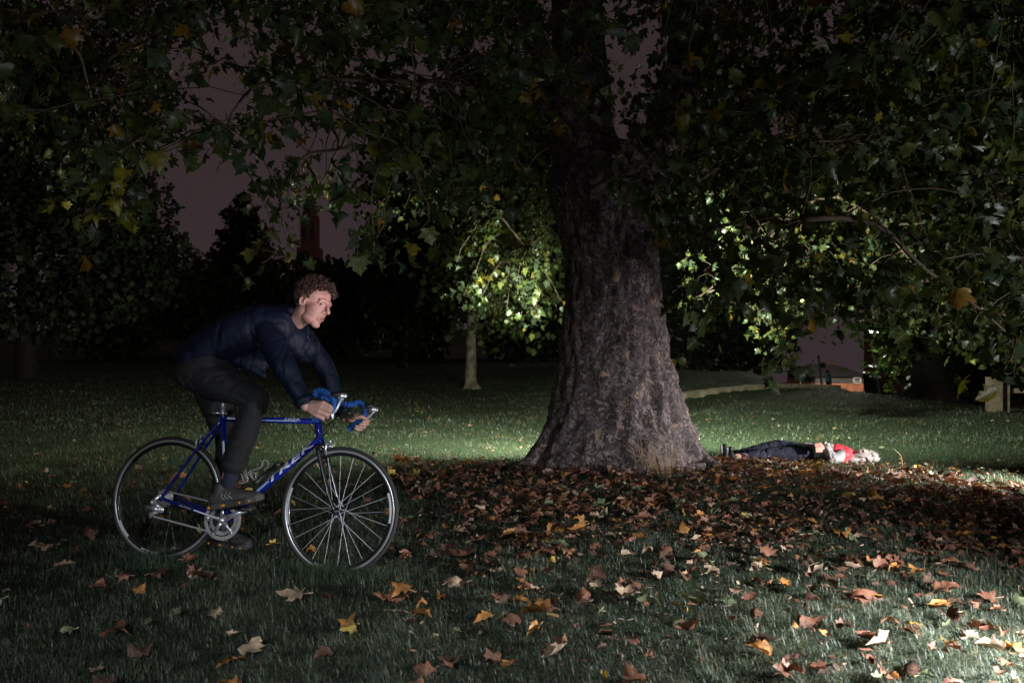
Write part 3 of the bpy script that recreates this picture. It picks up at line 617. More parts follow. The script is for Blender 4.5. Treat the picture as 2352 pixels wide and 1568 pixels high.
def rlobes(w_, z0_, z1_, k, seed):
    r = random.Random(seed); out = []
    for i in range(k):
        z = z0_ + (z1_ - z0_) * i / max(1, k - 1); tt = i / max(1, k - 1); ww = w_ * (math.sin(math.pi * min(.95, .25 + tt * .65)))
        out.append((r.uniform(-.55, .55) * ww, r.uniform(-.5, .5) * ww, z, ww * r.uniform(.4, .62), ww * .5, w_ * r.uniform(.3, .42)))
    return out
def m2(px, Y): return px / F * Y
# big dark tree filling the left edge
bg_tree('broadleaf_tree', 'huge black leafy tree filling the left edge behind the cyclist', at(60, 24), 14, [(-2.2, 0, 5.5, 3.0, 2.5, 2.6), (.5, 0, 6.2, 3.2, 2.5, 2.0), (2.6, -.4, 5.0, 2.0, 1.6, 1.5), (0.2, 0, 3.0, 3.2, 2.5, 2.0), (2.6, 0, 2.8, 1.9, 1.5, 1.2), (3.4, 0, 3.9, 1.7, 1.4, .9), (-1, 0, 8.8, 3, 2.5, 2.4), (2.2, 0, 8.2, 2.4, 2, 1.8), (1, 0, 11.5, 3.4, 2.5, 2.5), (-2.5, 0, 2.2, 2, 2, 1.6)], 26000, .15, .4)
bg_tree('broadleaf_tree', 'low dark tree at the lawn edge just left of the conifer', at(300, 42), 7, rlobes(5.2, 1.2, 5.0, 9, 3), 8000, .24, .3)
bg_tree('broadleaf_tree', 'dark rounded tree behind the cyclist and under the conifer', at(470, 50), 7, rlobes(5.0, 1.2, 4.4, 8, 5), 7000, .25, .3)
# conifer
cl_ = []
for i in range(13):
    tt = i / 12; cl_.append((random.uniform(-.2, .2), 0, 1.2 + tt * 9.3, 3.5 * (1 - tt) ** .75 + .55 + .35 * (i % 2), 2.6 * (1 - tt) + .4, .8))
bg_tree('conifer_tree', 'tall pointed conifer silhouetted against the mauve sky', at(560, 56), 11, cl_, 9000, .28, .3, (0.05, 0.035, 0.02))
bg_tree('broadleaf_tree', 'dark bush-like tree right of the conifer behind the rider', at(700, 52), 7, rlobes(4.6, 1.0, 5.2, 8, 11), 3500, .36, .3)
bg_tree('broadleaf_tree', 'dark tree behind the rider below the distant tower', at(800, 46), 7, rlobes(4.2, 1.0, 5.2, 8, 12), 3500, .33, .3)
bg_tree('weeping_tree', 'dark weeping tree with hanging thin boughs left of the big trunk', at(925, 34), 11, [(-.6, 0, 8.6, 1.5, 1.4, 1.4), (.9, 0, 9.5, 1.4, 1.4, 1.3), (0, 0, 5.6, 2.0, 1.8, 1.6), (-1.0, 0, 4.5, 1.0, 1.2, 1.8), (1.1, 0, 4.4, 1.1, 1.2, 1.8), (0, 0, 3.2, 1.5, 1.6, 1.4), (.6, 0, 7, 1.5, 1.4, 1.2)], 4200, .20, .28, droop=1.8)
bg_tree('broadleaf_tree', 'dark leaning tree between the weeping tree and the lit trunk', at(1010, 44), 9, rlobes(4.6, 1.2, 13, 11, 14), 4200, .32, .3)
bg_tree('broadleaf_tree', 'dark tree directly behind the lit slender trunk', at(1130, 48), 9, rlobes(6.2, 1.0, 17, 13, 15), 7000, .34, .3)
bg_tree('broadleaf_tree', 'dark tree behind the left flank of the big trunk', at(1290, 46), 9, rlobes(6.0, 1.0, 17, 13, 16), 6000, .34, .3)
bg_tree('broadleaf_tree', 'dark tree on the bank right of the big trunk', at(1600, 40), 8, rlobes(6.4, 1.4, 15, 13, 17), 7000, .30, .32)
bg_tree('broadleaf_tree', 'dark tree beside the path left of the lamp post', at(1740, 42), 8, rlobes(4.6, 1.6, 5.5, 7, 18) + [(1 + k * .3, 0, 5.5 + k * .9, 3.6, 2.5, 1.6) for k in range(8)] + [(5, 0, 6, 2.6, 2, 1.6), (5.5, 0, 8, 2.6, 2, 1.6), (5, 0, 10, 2.6, 2, 1.6)], 8000, .30, .3)
bg_tree('broadleaf_tree', 'dark ivy-clad tree in front of the brick building', at(2150, 30), 7, rlobes(3.1, .9, 5, 7, 20) + rlobes(4.4, 4, 13, 10, 20), 9000, .20, .28, (.04, .06, .025))
bg_tree('broadleaf_tree', 'dark tree behind the wooden post at the right edge', at(2300, 26), 6, rlobes(4.2, .6, 11, 13, 22), 8000, .20, .28, (.035, .055, .03))
bg_tree('broadleaf_tree', 'dark tree between brick building and right edge', at(2190, 34), 7, rlobes(4.6, 1.0, 14, 13, 23), 8000, .24, .28)
# thick dark trunk on the crest, right
tk = empty('old_tree', at(2135, 19.5)); bpy.context.view_layer.update(); tag(tk, 'thick black tree trunk with flared foot on the grassy crest at right', 'tree')
b = MB(); A = Vector(at(2135, 19.5)); b.tube([A + Vector((0, 0, -.4)), A + Vector((0, 0, .05)), A + Vector((.02, 0, .3)), A + Vector((.05, 0, .8)), A + Vector((.05, 0, 2.0)), A + Vector((.0, 0, 4))], [.85, .72, .46, .36, .33, .28], n=22)
b.v = [tuple(Vector(v) * 1 + Vector((mn.noise(Vector(v) * 1.7) * .12, mn.noise(Vector(v) * 1.9 + Vector((5, 0, 0))) * .12, 0))) for v in b.v]
child(b.build('trunk', M_darkbark), tk)
pts = np.array(tuple(A)) + RNG.normal(size=(2600, 3)) * [1.3, .9, .55] + [0.1, 0, 2.5]
child(link('crown', crown_mesh('crown', pts, RNG.uniform(.08, .2, 2600), np.array((.05, .08, .025)) * RNG.uniform(.6, 1.5, (2600, 1))), M_far_leaf, smooth=False), tk)
# slender lit tree, left of the big trunk
A = Vector(at(1083, 22)); st = empty('slender_tree', A); bpy.context.view_layer.update(); tag(st, 'slender pale lit tree trunk on the lawn left of the big trunk', 'tree')
M_pale = mat('pale_bark', (0.26, 0.23, 0.17), .85, bump=.9, bscale=9, var=.5, vscale=6)
b = MB(); s_ = spline([A + Vector((0, 0, -.15)), A + Vector((0, 0, .02)), A + Vector((-.02, 0, .22)), A + Vector((-.02, 0, .9)), A + Vector((.0, 0, 1.7)), A + Vector((.05, 0, 3)), A + Vector((.1, 0, 5))], 4)
b.tube(s_, list(np.interp(np.linspace(0, 6, len(s_)), range(7), [.36, .26, .165, .14, .13, .11, .07])), n=18)
b.v = [tuple(Vector(v) + Vector((mn.noise(Vector(v) * 3) * .04, mn.noise(Vector(v) * 3 + Vector((5, 0, 0))) * .04, 0))) for v in b.v]
child(b.build('trunk', M_pale), st)
for e in [(-1.6, 0, 2.9), (-2.2, .2, 3.6), (-1.0, 0, 4.6), (1.2, 0, 4.2), (-2.6, 0, 4.9)]:
    b = MB(); E_ = A + Vector(e); b.tube(spline([A + Vector((0, 0, 1.9)), A + Vector((e[0] * .5, 0, e[2] * .75)), E_], 6), lerp_list(.07, .02, 13), n=6); child(b.build('branch', M_darkbark), st)
pts = np.array(tuple(A)) + RNG.normal(size=(2200, 3)) * [.8, .8, .75] + [.8, 0, 3.1]
child(link('crown', crown_mesh('crown', pts, RNG.uniform(.10, .2, 2200), np.array((.075, .11, .025)) * RNG.uniform(.6, 1.5, (2200, 1))), M_far_leaf, smooth=False), st)

# ------------------------------------------------------------------ far structures
M_brickd = mat('dark_red_brick', (0.20, 0.085, 0.070), .9, bump=.4, bscale=30, var=.3)
M_slate = mat('slate_roof', (0.035, 0.035, 0.04), .7, var=.3)
M_brick = mat('orange_brick', (0.62, 0.26, 0.15), .9, var=.2, vscale=2)
M_white = mat('white_paint', (0.8, 0.8, 0.8), .5)
M_post = mat('painted_steel_dark', (0.04, 0.045, 0.045), .5)
M_concrete = mat('weathered_concrete', (0.46, 0.39, 0.27), .9, bump=.5, bscale=20, var=.35, vscale=3)
M_glass_dark = mat('dark_pane', (0.02, 0.022, 0.028), .12)
# church tower far left
Yt = 120; t = empty('church_tower', at(712, Yt)); bpy.context.view_layer.update(); tag(t, 'faint reddish brick church tower with pointed cap behind the trees', 'tower'); A = Vector(at(712, Yt)); W_ = m2(36, Yt)
b = MB(); zt = P(0, 570, Yt).z; b.box((A.x, Yt, (A.z + zt) / 2), (W_ * 1.35, W_ * 1.35, zt - A.z)); child(b.build('tower_base', M_brickd, smooth=False), t)
b = MB(); z2 = P(0, 500, Yt).z; b.box((A.x, Yt, (zt + z2) / 2 + .02), (W_, W_, z2 - zt)); child(b.build('belfry', M_brickd, smooth=False), t)
b = MB(); z3 = P(0, 425, Yt).z; b.lathe((A.x, Yt, z2 + .03), (0, 0, 1), [(W_ * .6, 0), (W_ * .35, (z3 - z2) * .35), (W_ * .3, (z3 - z2) * .6), (.05, z3 - z2)], 8); child(b.build('spire_cap', M_brickd, smooth=False), t)
for dx in (-.25, .25):
    b = MB(); b.box((A.x + W_ * dx, Yt - W_ * .5 - .02, (zt + z2) / 2), (W_ * .2, .1, (z2 - zt) * .6)); child(b.build('louvre_window', M_glass_dark, smooth=False), t)
# low house
Yh = 78
def zz(py, Y): return H - (py - HZ) / F * Y
def xx(px, Y): return (px - 1176) / F * Y
hs = empty('brick_house', (xx(1930, Yh), Yh, g1(xx(1930, Yh), Yh))); bpy.context.view_layer.update(); tag(hs, 'low house with dark hipped roof, orange brick base and white window', 'house')
xa, xb = xx(1872, Yh), xx(1996, Yh)
b = MB(); b.box(((xa + xb) / 2, Yh + 4, (zz(880, Yh) + (-6.0) - 3) / 2), (xb - xa, 8, zz(880, Yh) - (-6.0) + 3)); child(b.build('brick_base', M_brick, smooth=False), hs)
b = MB(); b.box(((xa + xb) / 2, Yh + 4, (zz(880, Yh) + zz(865, Yh)) / 2 + .01), (xb - xa - .1, 7.9, zz(865, Yh) - zz(880, Yh))); child(b.build('upper_wall', mat('grey_render', (.11, .11, .13), .9, var=.15), smooth=False), hs)
b = MB(); ze, zr = zz(865, Yh) + .02, zz(851, Yh); zl = zz(848, Yh)
b.add([(xa - .3, Yh - .3, ze), (xb + .3, Yh - .3, ze), (xb + .3, Yh + 8.3, ze), (xa - .3, Yh + 8.3, ze), (xx(1890, Yh), Yh + 3, zl + .4), (xx(1945, Yh), Yh + 3, zr + .45)], [(0, 1, 5, 4), (1, 2, 5), (2, 3, 4, 5), (3, 0, 4), (0, 3, 2, 1)]); child(b.build('roof', M_slate, smooth=False), hs)
wf = MB(); X0, X1, Z0, Z1 = xx(1960, Yh), xx(1976, Yh), zz(880, Yh), zz(867, Yh)
for c_, s_ in [(((X0 + X1) / 2, Z1), (X1 - X0, .12)), (((X0 + X1) / 2, Z0 + .06), (X1 - X0, .12)), ((X0, (Z0 + Z1) / 2), (.12, Z1 - Z0 - .14)), ((X1, (Z0 + Z1) / 2), (.12, Z1 - Z0 - .14)), (((X0 + X1) / 2, (Z0 + Z1) / 2), (X1 - X0 - .14, .07))]:
    wf.box((c_[0], Yh - .06, c_[1]), (s_[0], .1, s_[1]))
wo_ = child(wf.build('window', M_white, smooth=False), hs)
b = MB(); b.box(((X0 + X1) / 2, Yh + .0, (Z0 + Z1) / 2), (X1 - X0 - .1, .04, Z1 - Z0 - .1)); o_ = b.build('pane', M_glass_dark, smooth=False); bpy.context.view_layer.update(); child(o_, wo_)
# chimney stack with pots (ribbed brown block)
b = MB(); Yc = 84; b.box(((xx(1885, Yc) + xx(1925, Yc)) / 2, Yc, (zz(850, Yc) + zz(842, Yc)) / 2), (xx(1925, Yc) - xx(1885, Yc), 1.0, zz(842, Yc) - zz(852, Yc))); ck = child(b.build('chimney', mat('terracotta', (.20, .09, .04), .9), smooth=False), hs)
for k in range(8):
    b = MB(); x_ = xx(1888, Yc) + (xx(1922, Yc) - xx(1888, Yc)) * k / 7; b.lathe((x_, Yc, zz(842.5, Yc)), (0, 0, 1), [(.11, 0), (.10, .3), (.13, .38), (.08, .4)], 10)
    o_ = b.build('chimney_pot', bpy.data.materials['terracotta'], smooth=False); bpy.context.view_layer.update(); child(o_, ck)
# tall dark brick building at right
Yb = 62; bb = empty('brick_building', (xx(2020, Yb), Yb, g1(xx(2020, Yb), Yb))); bpy.context.view_layer.update(); tag(bb, 'tall dark brown brick building rising behind the right hand foliage', 'building')
b = MB(); xl, xr = xx(1984, Yb), xx(2190, Yb); zt = zz(640, Yb); k10 = (Yb + 10.5) / Yb
b.add([(xl, Yb, -5), (xr, Yb, -5), (xr * k10, Yb + 10, -5), (xl * k10, Yb + 10, -5), (xl, Yb, zt), (xr, Yb, zt), (xr * k10, Yb + 10, zt), (xl * k10, Yb + 10, zt)], [(3, 2, 1, 0), (4, 5, 6, 7), (0, 1, 5, 4), (1, 2, 6, 5), (2, 3, 7, 6), (3, 0, 4, 7)]); child(b.build('wall', M_brickd, smooth=False), bb)
b = MB(); b.box(((xl + xr) / 2, Yb + .15, zt + .12), (xr - xl + .2, .5, .2)); child(b.build('parapet', M_slate, smooth=False), bb)
for k in range(4):
    b = MB(); b.box((xl + 1.6 + k * 1.7, Yb - .02, zt - 1.8), (.8, .1, 1.3)); child(b.build('window', M_glass_dark, smooth=False), bb)
# dark rounded skip container
Ys = 46; b = MB(); sx0, sx1 = xx(1984, Ys), xx(2013, Ys); zb = zz(905, Ys); ztop = zz(857, Ys)
prof = [(sx0, zb), (sx0 - .05, ztop), (sx1 - .35, ztop)] + [(sx1 - .35 + .35 * math.sin(a_ * math.pi / 12), ztop - .35 + .35 * math.cos(a_ * math.pi / 12)) for a_ in range(1, 7)] + [(sx1, zb)]
n_ = len(prof); b.add([(x, Ys, z) for x, z in prof] + [(x * (Ys + 1.25) / Ys, Ys + 1.2, z) for x, z in prof], [tuple(range(n_))[::-1], tuple(range(n_, 2 * n_))] + [(i, (i + 1) % n_, (i + 1) % n_ + n_, i + n_) for i in range(n_)])
cb = empty('storage_container', (sx0, Ys, g1(sx0, Ys))); bpy.context.view_layer.update(); tag(cb, 'black round-shouldered metal container with pale top rim beside the street lamp', 'container')
child(b.build('container_body', mat('black_metal', (.012, .012, .014), .5), smooth=False), cb)
b = MB(); b.box(((sx0 + sx1 - .35) / 2 - .02, Ys - .03, ztop + .02), (sx1 - sx0 - .3, .1, .04)); child(b.build('rim', mat('pale_grey_metal', (.5, .5, .52), .4), smooth=False), cb)
# posts
def post(name, label, a, b_, r, m=M_post, extra=None, grp=None):
    q = empty(name, a); bpy.context.view_layer.update(); tag(q, label, 'post' if 'lamp' not in name else 'street lamp', grp)
    k = MB(); k.tube([a, a + (b_ - a) * .12, a + (b_ - a) * .13, b_], [r * 1.35, r * 1.3, r, r * .8], n=10); child(k.build('pole', m), q); return q
Yp = 40; a_ = P(1891, 900, Yp); a_.z = g1(a_.x, Yp) - .1; t_ = P(1880, 819, Yp)
q = post('steel_post', 'slim grey steel post behind the end of the low wall', a_, t_, .055, mat('galvanised', (.16, .19, .20), .5))
k = MB(); k.sphere(t_, .07, 10); child(k.build('cap', M_post), q)
k = MB(); k.box(t_ + Vector((.22, 0, -.42)), (.22, .12, .26)); child(k.build('camera_box', M_post, smooth=False), q)
a_ = P(1838, 900, 30); a_.z = g1(a_.x, 30) - .1; q = post('short_post', 'short thin dark post on the raised lawn near the wall', a_, P(1836, 866, 30), .03)
k = MB(); k.sphere(P(1836, 866, 30), .04, 8); child(k.build('cap', M_post), q)
Yl = 34; a_ = P(2024, 900, Yl); a_.z = g1(a_.x, Yl) - .2; t_ = P(1999, 765, Yl)
q = post('street_lamp', 'lit street lamp glaring through the leaves at right on a dark pole', a_, t_, .075)
k = MB(); k.box(t_ + Vector((0, -.15, .02)), (.42, .5, .10)); child(k.build('lamp_head', M_post, smooth=False), q)
M_led = emis('led_white', (1, .97, .9), 60)
for dx in (-.11, .11):
    for dz in (-.08, .08):
        k = MB(); k.sphere(t_ + Vector((dx, -.43, -.02 + dz)), .035, 10); child(k.build('bulb', M_led), q)
l_ = lamp('street_lamp_light', 'SPOT', t_ + Vector((0, -.65, -.05)), (3.5, 10, .0), 1300, (1.0, .97, .9), .12, 110, .9)
lamp('lamp_by_house', 'POINT', (xx(1960, 66), 66, 1.6), None, 5500, (1.0, .86, .66), .3)
# wooden post at far right
a_ = P(2283, 925, 15.5); a_.z = g1(a_.x, a_.y) - .1
q = empty('gate_post', a_); bpy.context.view_layer.update(); tag(q, 'thick pale wooden post at the right edge beside the dark hedge', 'post')
M_wood = mat('weathered_wood', (.22, .17, .12), .85, bump=.6, bscale=18, var=.3)
k = MB(); k.box((a_.x, a_.y, a_.z + .36), (.22, .2, .84)); child(k.build('timber', M_wood, smooth=False), q)
k = MB(); k.box((a_.x + .27, a_.y + .12, a_.z + .34), (.14, .14, .74)); child(k.build('timber', M_wood, smooth=False), q)
k = MB(); k.box((a_.x + .5, a_.y + .2, a_.z + .5), (.9, .04, .09)); child(k.build('rail', M_wood, smooth=False), q)

# low concrete wall
wl = [q[:3] for q in WALL]
wp = [P(*q) + Vector((0, 0, .015)) for q in wl]; we = empty('low_wall', wp[1]); bpy.context.view_layer.update(); tag(we, 'low curving concrete retaining wall between the two lawns', 'wall')
for i in range(len(wp) - 1):
    a_, b_ = wp[i], wp[i + 1]; d = (b_ - a_).normalized(); nrm = Vector((-d.y, d.x, 0)).normalized() * .24; g = d * .006
    a_ = a_ + g; b_ = b_ - g; lo = Vector((0, 0, -.75)); jz = Vector((0, 0, random.uniform(-.006, .006)))
    k = MB(); k.add([a_ + jz, b_ + jz, b_ + nrm + jz, a_ + nrm + jz, a_ + lo, b_ + lo, b_ + nrm + lo, a_ + nrm + lo], [(0, 1, 2, 3), (4, 5, 1, 0), (5, 6, 2, 1), (6, 7, 3, 2), (7, 4, 0, 3), (7, 6, 5, 4)])
    child(k.build('concrete_slab', M_concrete, smooth=False), we)

# ------------------------------------------------------------------ organic shapes
def cap(b, p0, r0, p1, r1, n=14):
    p0, p1 = Vector(p0), Vector(p1); d = (p1 - p0); L = d.length
    if L < 1e-5: b.sphere(p0, max(r0, r1), n); return
    d /= L; ps, rs = [], []
    for k in range(5): a = math.pi / 2 * (1 - k / 4.0); ps.append(p0 - d * r0 * math.sin(a)); rs.append(max(1e-4, r0 * math.cos(a)))
    for k in range(5): a = math.pi / 2 * (k / 4.0); ps.append(p1 + d * r1 * math.sin(a)); rs.append(max(1e-4, r1 * math.cos(a)))
    b.tube(ps, rs, n=n)
def chain(b, pts, rads, n=14):
    for i in range(len(pts) - 1): cap(b, pts[i], rads[i], pts[i + 1], rads[i + 1], n)
def ell(b, c, r3, rot=None, n=20): b.sphere(c, 1.0, n, r3, rot)
def remesh(b, voxel, smooth=2, wr=0.0, wscale=9.0, seed=0.0, zmin=None, stretch=(1, 1, 1)):
    me = b.mesh('tmp'); o = bpy.data.objects.new('tmp', me); COL.objects.link(o)
    m = o.modifiers.new('r', 'REMESH'); m.mode = 'VOXEL'; m.voxel_size = voxel
    if smooth: s = o.modifiers.new('s', 'SMOOTH'); s.factor = 0.6; s.iterations = smooth
    dg_ = bpy.context.evaluated_depsgraph_get(); r = bpy.data.meshes.new_from_object(o.evaluated_get(dg_))
    bpy.data.objects.remove(o); bpy.data.meshes.remove(me)
    if wr:
        n = len(r.vertices); co = np.empty(n * 3); no = np.empty(n * 3); r.vertices.foreach_get('co', co); r.vertices.foreach_get('normal', no); co = co.reshape(-1, 3); no = no.reshape(-1, 3)
        def kk(c):
            q = Vector((c[0] * stretch[0], c[1] * stretch[1], c[2] * stretch[2])) * wscale + Vector((seed, seed, 0))
            wv = q + Vector((mn.noise(q * .7 + Vector((9, 0, 0))), mn.noise(q * .7 + Vector((0, 9, 0))), 0)) * .8
            n1 = mn.noise(wv); n2 = mn.noise(wv * 1.9 + Vector((3, 1, 4)))
            return -0.75 * math.exp(-(n1 / .09) ** 2) - 0.35 * math.exp(-(n2 / .08) ** 2) + .35 * mn.noise(wv * .8 + Vector((1, 7, 2)))
        k = np.array([kk(c) for c in co])
        co += no * (k * wr)[:, None]; r.vertices.foreach_set('co', co.ravel()); r.update()
    return r

# ------------------------------------------------------------------ bicycle
bX, bY, bZ, bphi, blam, bnu = -1.916, 4.323, 0.027, 0.170, 0.176, 0.030
dv = Vector((math.cos(bphi), -math.sin(bphi), 0)); nv_ = Vector((-math.sin(bphi), -math.cos(bphi), 0)); up = Vector((0, 0, 1))
nl = nv_ * math.cos(blam) + up * math.sin(blam); tl = up * math.cos(blam) - nv_ * math.sin(blam)
sv = dv * math.cos(bnu) - tl * math.sin(bnu); tv = dv * math.sin(bnu) + tl * math.cos(bnu)
B0 = Vector((bX, bY, bZ))
def Bk(s, l, t): return B0 + sv * s + nl * l + tv * t
def BW(px, py, l=0.0):
    d = Vector(((px - 1176) / F, 1, -(py - HZ) / F)); o = Vector((0, 0, H)); q = B0 + nl * l
    return o + d * ((q - o).dot(nl) / d.dot(nl))
def c3(x, y): return ((1150 + x / 3.92) / 1.7415, (1450 + y / 3.92) / 1.7415)
def c1(x, y): return ((400 + x / 1.1615) / 1.7415, (1000 + y / 1.1615) / 1.7415)
def c2(x, y): return ((650 + x / 3.266) / 1.7415, (1750 + y / 3.266) / 1.7415)
def cr_(x, y): return ((430 + x / 2.958) / 1.7415, (1720 + y / 2.958) / 1.7415)
M_blue = mat('blue_frame_paint', (0.004, 0.013, 0.20), .22, coat=1.0, spec=.6)
M_carbon = mat('black_fork_paint', (0.012, 0.012, 0.013), .3, coat=.5)
M_rubber = mat('tyre_rubber', (0.02, 0.019, 0.018), .75, bump=.3, bscale=200)
M_silver = mat('polished_alloy', (0.62, 0.62, 0.64), .28, metal=.75)
M_satin = mat('satin_alloy', (0.42, 0.41, 0.40), .42, metal=.4, bump=.15, bscale=120)
M_brushed = mat('brushed_rim', (0.70, 0.69, 0.68), .34, metal=.8)
M_black = mat('black_plastic', (0.012, 0.012, 0.013), .45)
M_steel = mat('spoke_steel', (0.62, 0.62, 0.66), .4, metal=0.25)
M_decal = mat('silver_decal', (0.62, 0.62, 0.64), .35)
M_tape = mat('blue_bar_tape', (0.003, 0.06, 0.26), .75, bump=.5, bscale=70)
M_clear = mat('clear_plastic', (0.75, 0.76, 0.74), .12, trans=.75)
M_red = mat('red_reflector', (.45, .02, .01), .3)
bike = empty('bicycle', Bk(0, 0, 0)); bpy.context.view_layer.update(); tag(bike, 'blue road racing bicycle with blue taped drop handlebar, ridden on the grass', 'bicycle')
def bp(mb, name, m, par=None, smooth=True):
    par = par or bike; bpy.context.view_layer.update(); return child(mb.build(name, m, smooth=smooth), par)
SC, HT, HB, BB, RD = BW(513, 957), BW(728, 958), BW(737, 1018), BW(521.5, 1192), Bk(0, 0, .334)
hd = (HB - HT).normalized()
fb = MB(); fb.tube([SC + (SC - BB).normalized() * .025, BB], .0155, 14)
fb.tube([SC + (BB - SC) * .02, HT + hd * .022], .0155, 14)
fb.tube([HT + hd * .115, BB], .0205, 16); fb.tube([HT, HB], .0195, 16)
fb.tube([HT - hd * .002, HT + hd * .008], .0215, 16); fb.tube([HB - hd * .008, HB + hd * .002], .0215, 16)
fb.tube([BB - nl * .035, BB + nl * .035], .021, 16)
for s in (-1, 1):
    e = Bk(0.005, s * .062, .334)
    fb.tube(spline([SC + (BB - SC) * .03 + nl * s * .014, SC + (RD - SC) * .35 + nl * s * .035, SC + (RD - SC) * .8 + nl * s * .055, e], 4), .0078, 10)
    fb.tube(spline([BB + nl * s * .028 + sv * -.01, BB + (RD - BB) * .4 + nl * s * .045, BB + (RD - BB) * .8 + nl * s * .058, e], 4), .0095, 10)
    fb.lathe(e - nl * .003, nl, [(.001, 0), (.016, 0), (.016, .006), (.001, .006)], 14)
fb.tube([SC + (RD - SC) * .34 - nl * .035, SC + (RD - SC) * .34 + nl * .035], .006, 8)
frame = bp(fb, 'frame', M_blue)
def decal(text, A, Bp, r, start, length, height, ang=0.15, m=M_decal, slant=.25, name='lettering', par=None):
    cu = bpy.data.curves.new('t', 'FONT'); cu.body = text; cu.shear = slant; cu.offset = 0.012
    o = bpy.data.objects.new('t', cu); COL.objects.link(o); bpy.context.view_layer.update()
    me = bpy.data.meshes.new_from_object(o.evaluated_get(bpy.context.evaluated_depsgraph_get())); bpy.data.objects.remove(o)
    bm = bmesh.new(); bm.from_mesh(me); x0 = min(v.co.x for v in bm.verts); x1 = max(v.co.x for v in bm.verts); y0 = min(v.co.y for v in bm.verts); y1 = max(v.co.y for v in bm.verts)
    for k in range(1, 6):
        yy = y0 + (y1 - y0) * k / 6; bmesh.ops.bisect_plane(bm, geom=bm.verts[:] + bm.edges[:] + bm.faces[:], plane_co=(0, yy, 0), plane_no=(0, 1, 0))
    d = (Bp - A).normalized(); pu = nl.cross(d); pu = pu if pu.z > 0 else -pu; pl = nl - d * nl.dot(d); pl.normalize(); pu = pu.normalized()
    for v in bm.verts:
        x = start + (v.co.x - x0) / (x1 - x0) * length; a = ang + ((v.co.y - y0) / (y1 - y0) - .5) * height / r
        v.co = A + d * x + (pl * math.cos(a) + pu * math.sin(a)) * (r + .0012)
    bm.to_mesh(me); bm.free(); o = link(name, me, m, smooth=False); bpy.context.view_layer.update(); return child(o, par or frame)
def stripe(A, Bp, r, s0, s1, a0, a1, m=M_decal, name='stripe'):
    d = (Bp - A).normalized(); pu = nl.cross(d); pu = pu if pu.z > 0 else -pu; pl = (nl - d * nl.dot(d)).normalized(); pu.normalize(); b = MB(); vs = []; 
    for i in range(9):
        x = s0 + (s1 - s0) * i / 8
        for k in range(5): a = a0 + (a1 - a0) * k / 4; vs.append(A + d * x + (pl * math.cos(a) + pu * math.sin(a)) * (r + .0010))
    b.add(vs, [(i * 5 + k, i * 5 + k + 1, i * 5 + k + 6, i * 5 + k + 5) for i in range(8) for k in range(4)]); return bp(b, name, m, frame)
DT = HT + hd * .115; Ld = (DT - BB).length
decal('TREK', BB, DT, .0205, Ld * .46, Ld * .50, .027, .12)
stripe(BB, DT, .0205, .13, Ld * .47, -.15, .45, mat('pale_blue_decal', (.30, .42, .62), .3))
TT0, TT1 = SC + (BB - SC) * .02, HT + hd * .022
decal('TREK', TT0, TT1, .0155, (TT1 - TT0).length * .66, .10, .014, .45)
stripe(TT0, TT1, .0155, .03, .11, -.1, .5); stripe(TT0, TT1, .0155, (TT1 - TT0).length * .42, (TT1 - TT0).length * .80, -.35, .02, bpy.data.materials['pale_blue_decal'])
CS0 = Bk(.03, .066, .330); decal('ALPHA', CS0, BB + nl * .05, .0085, .09, .075, .009, .0)
stripe(CS0, BB + nl * .05, .0085, .18, .33, -.3, .4)
stripe(BB, SC, .0155, .28, .42, -.2, .5)
stripe(BB, SC, .0155, .20, .27, -.1, .35, M_decal)
# seat post, clamp, saddle
pv = (SC - BB).normalized(); b = MB(); SPt = SC + pv * .145; b.tube([SC + pv * .02, SPt], .0135, 14); bp(b, 'seat_post', M_silver)
b = MB(); b.tube([SC + pv * .012, SC + pv * .028], .0185, 14); b.tube([SC + pv * .02 - sv * .01 + nl * .01, SC + pv * .018 - sv * .055 + nl * .02], .006, 8); bp(b, 'seat_clamp', M_silver)
b = MB(); S0 = SPt + tv * .022
for x, hw in [(-.13, .06), (-.09, .068), (-.04, .055), (.02, .032), (.08, .022), (.13, .017)]: ell(b, S0 + sv * x, (.045, hw, .022), Matrix((sv, -nl, tv)).transposed(), 12)
me = remesh(b, .006, 3); bpy.context.view_layer.update(); child(link('saddle', me, M_black), bike)
b = MB(); b.box(S0 - sv * .165 - tv * .02, (.02, .04, .02), Matrix((sv, -nl, tv)).transposed()); bp(b, 'rear_reflector', M_red, smooth=False)
for s in (-1, 1): b = MB(); b.tube([S0 - sv * .1 - tv * .02 + nl * s * .02, SPt + nl * s * .02 - tv * .01, S0 + sv * .08 - tv * .02 + nl * s * .02], .0035, 6); bp(b, 'saddle_rail', M_silver)
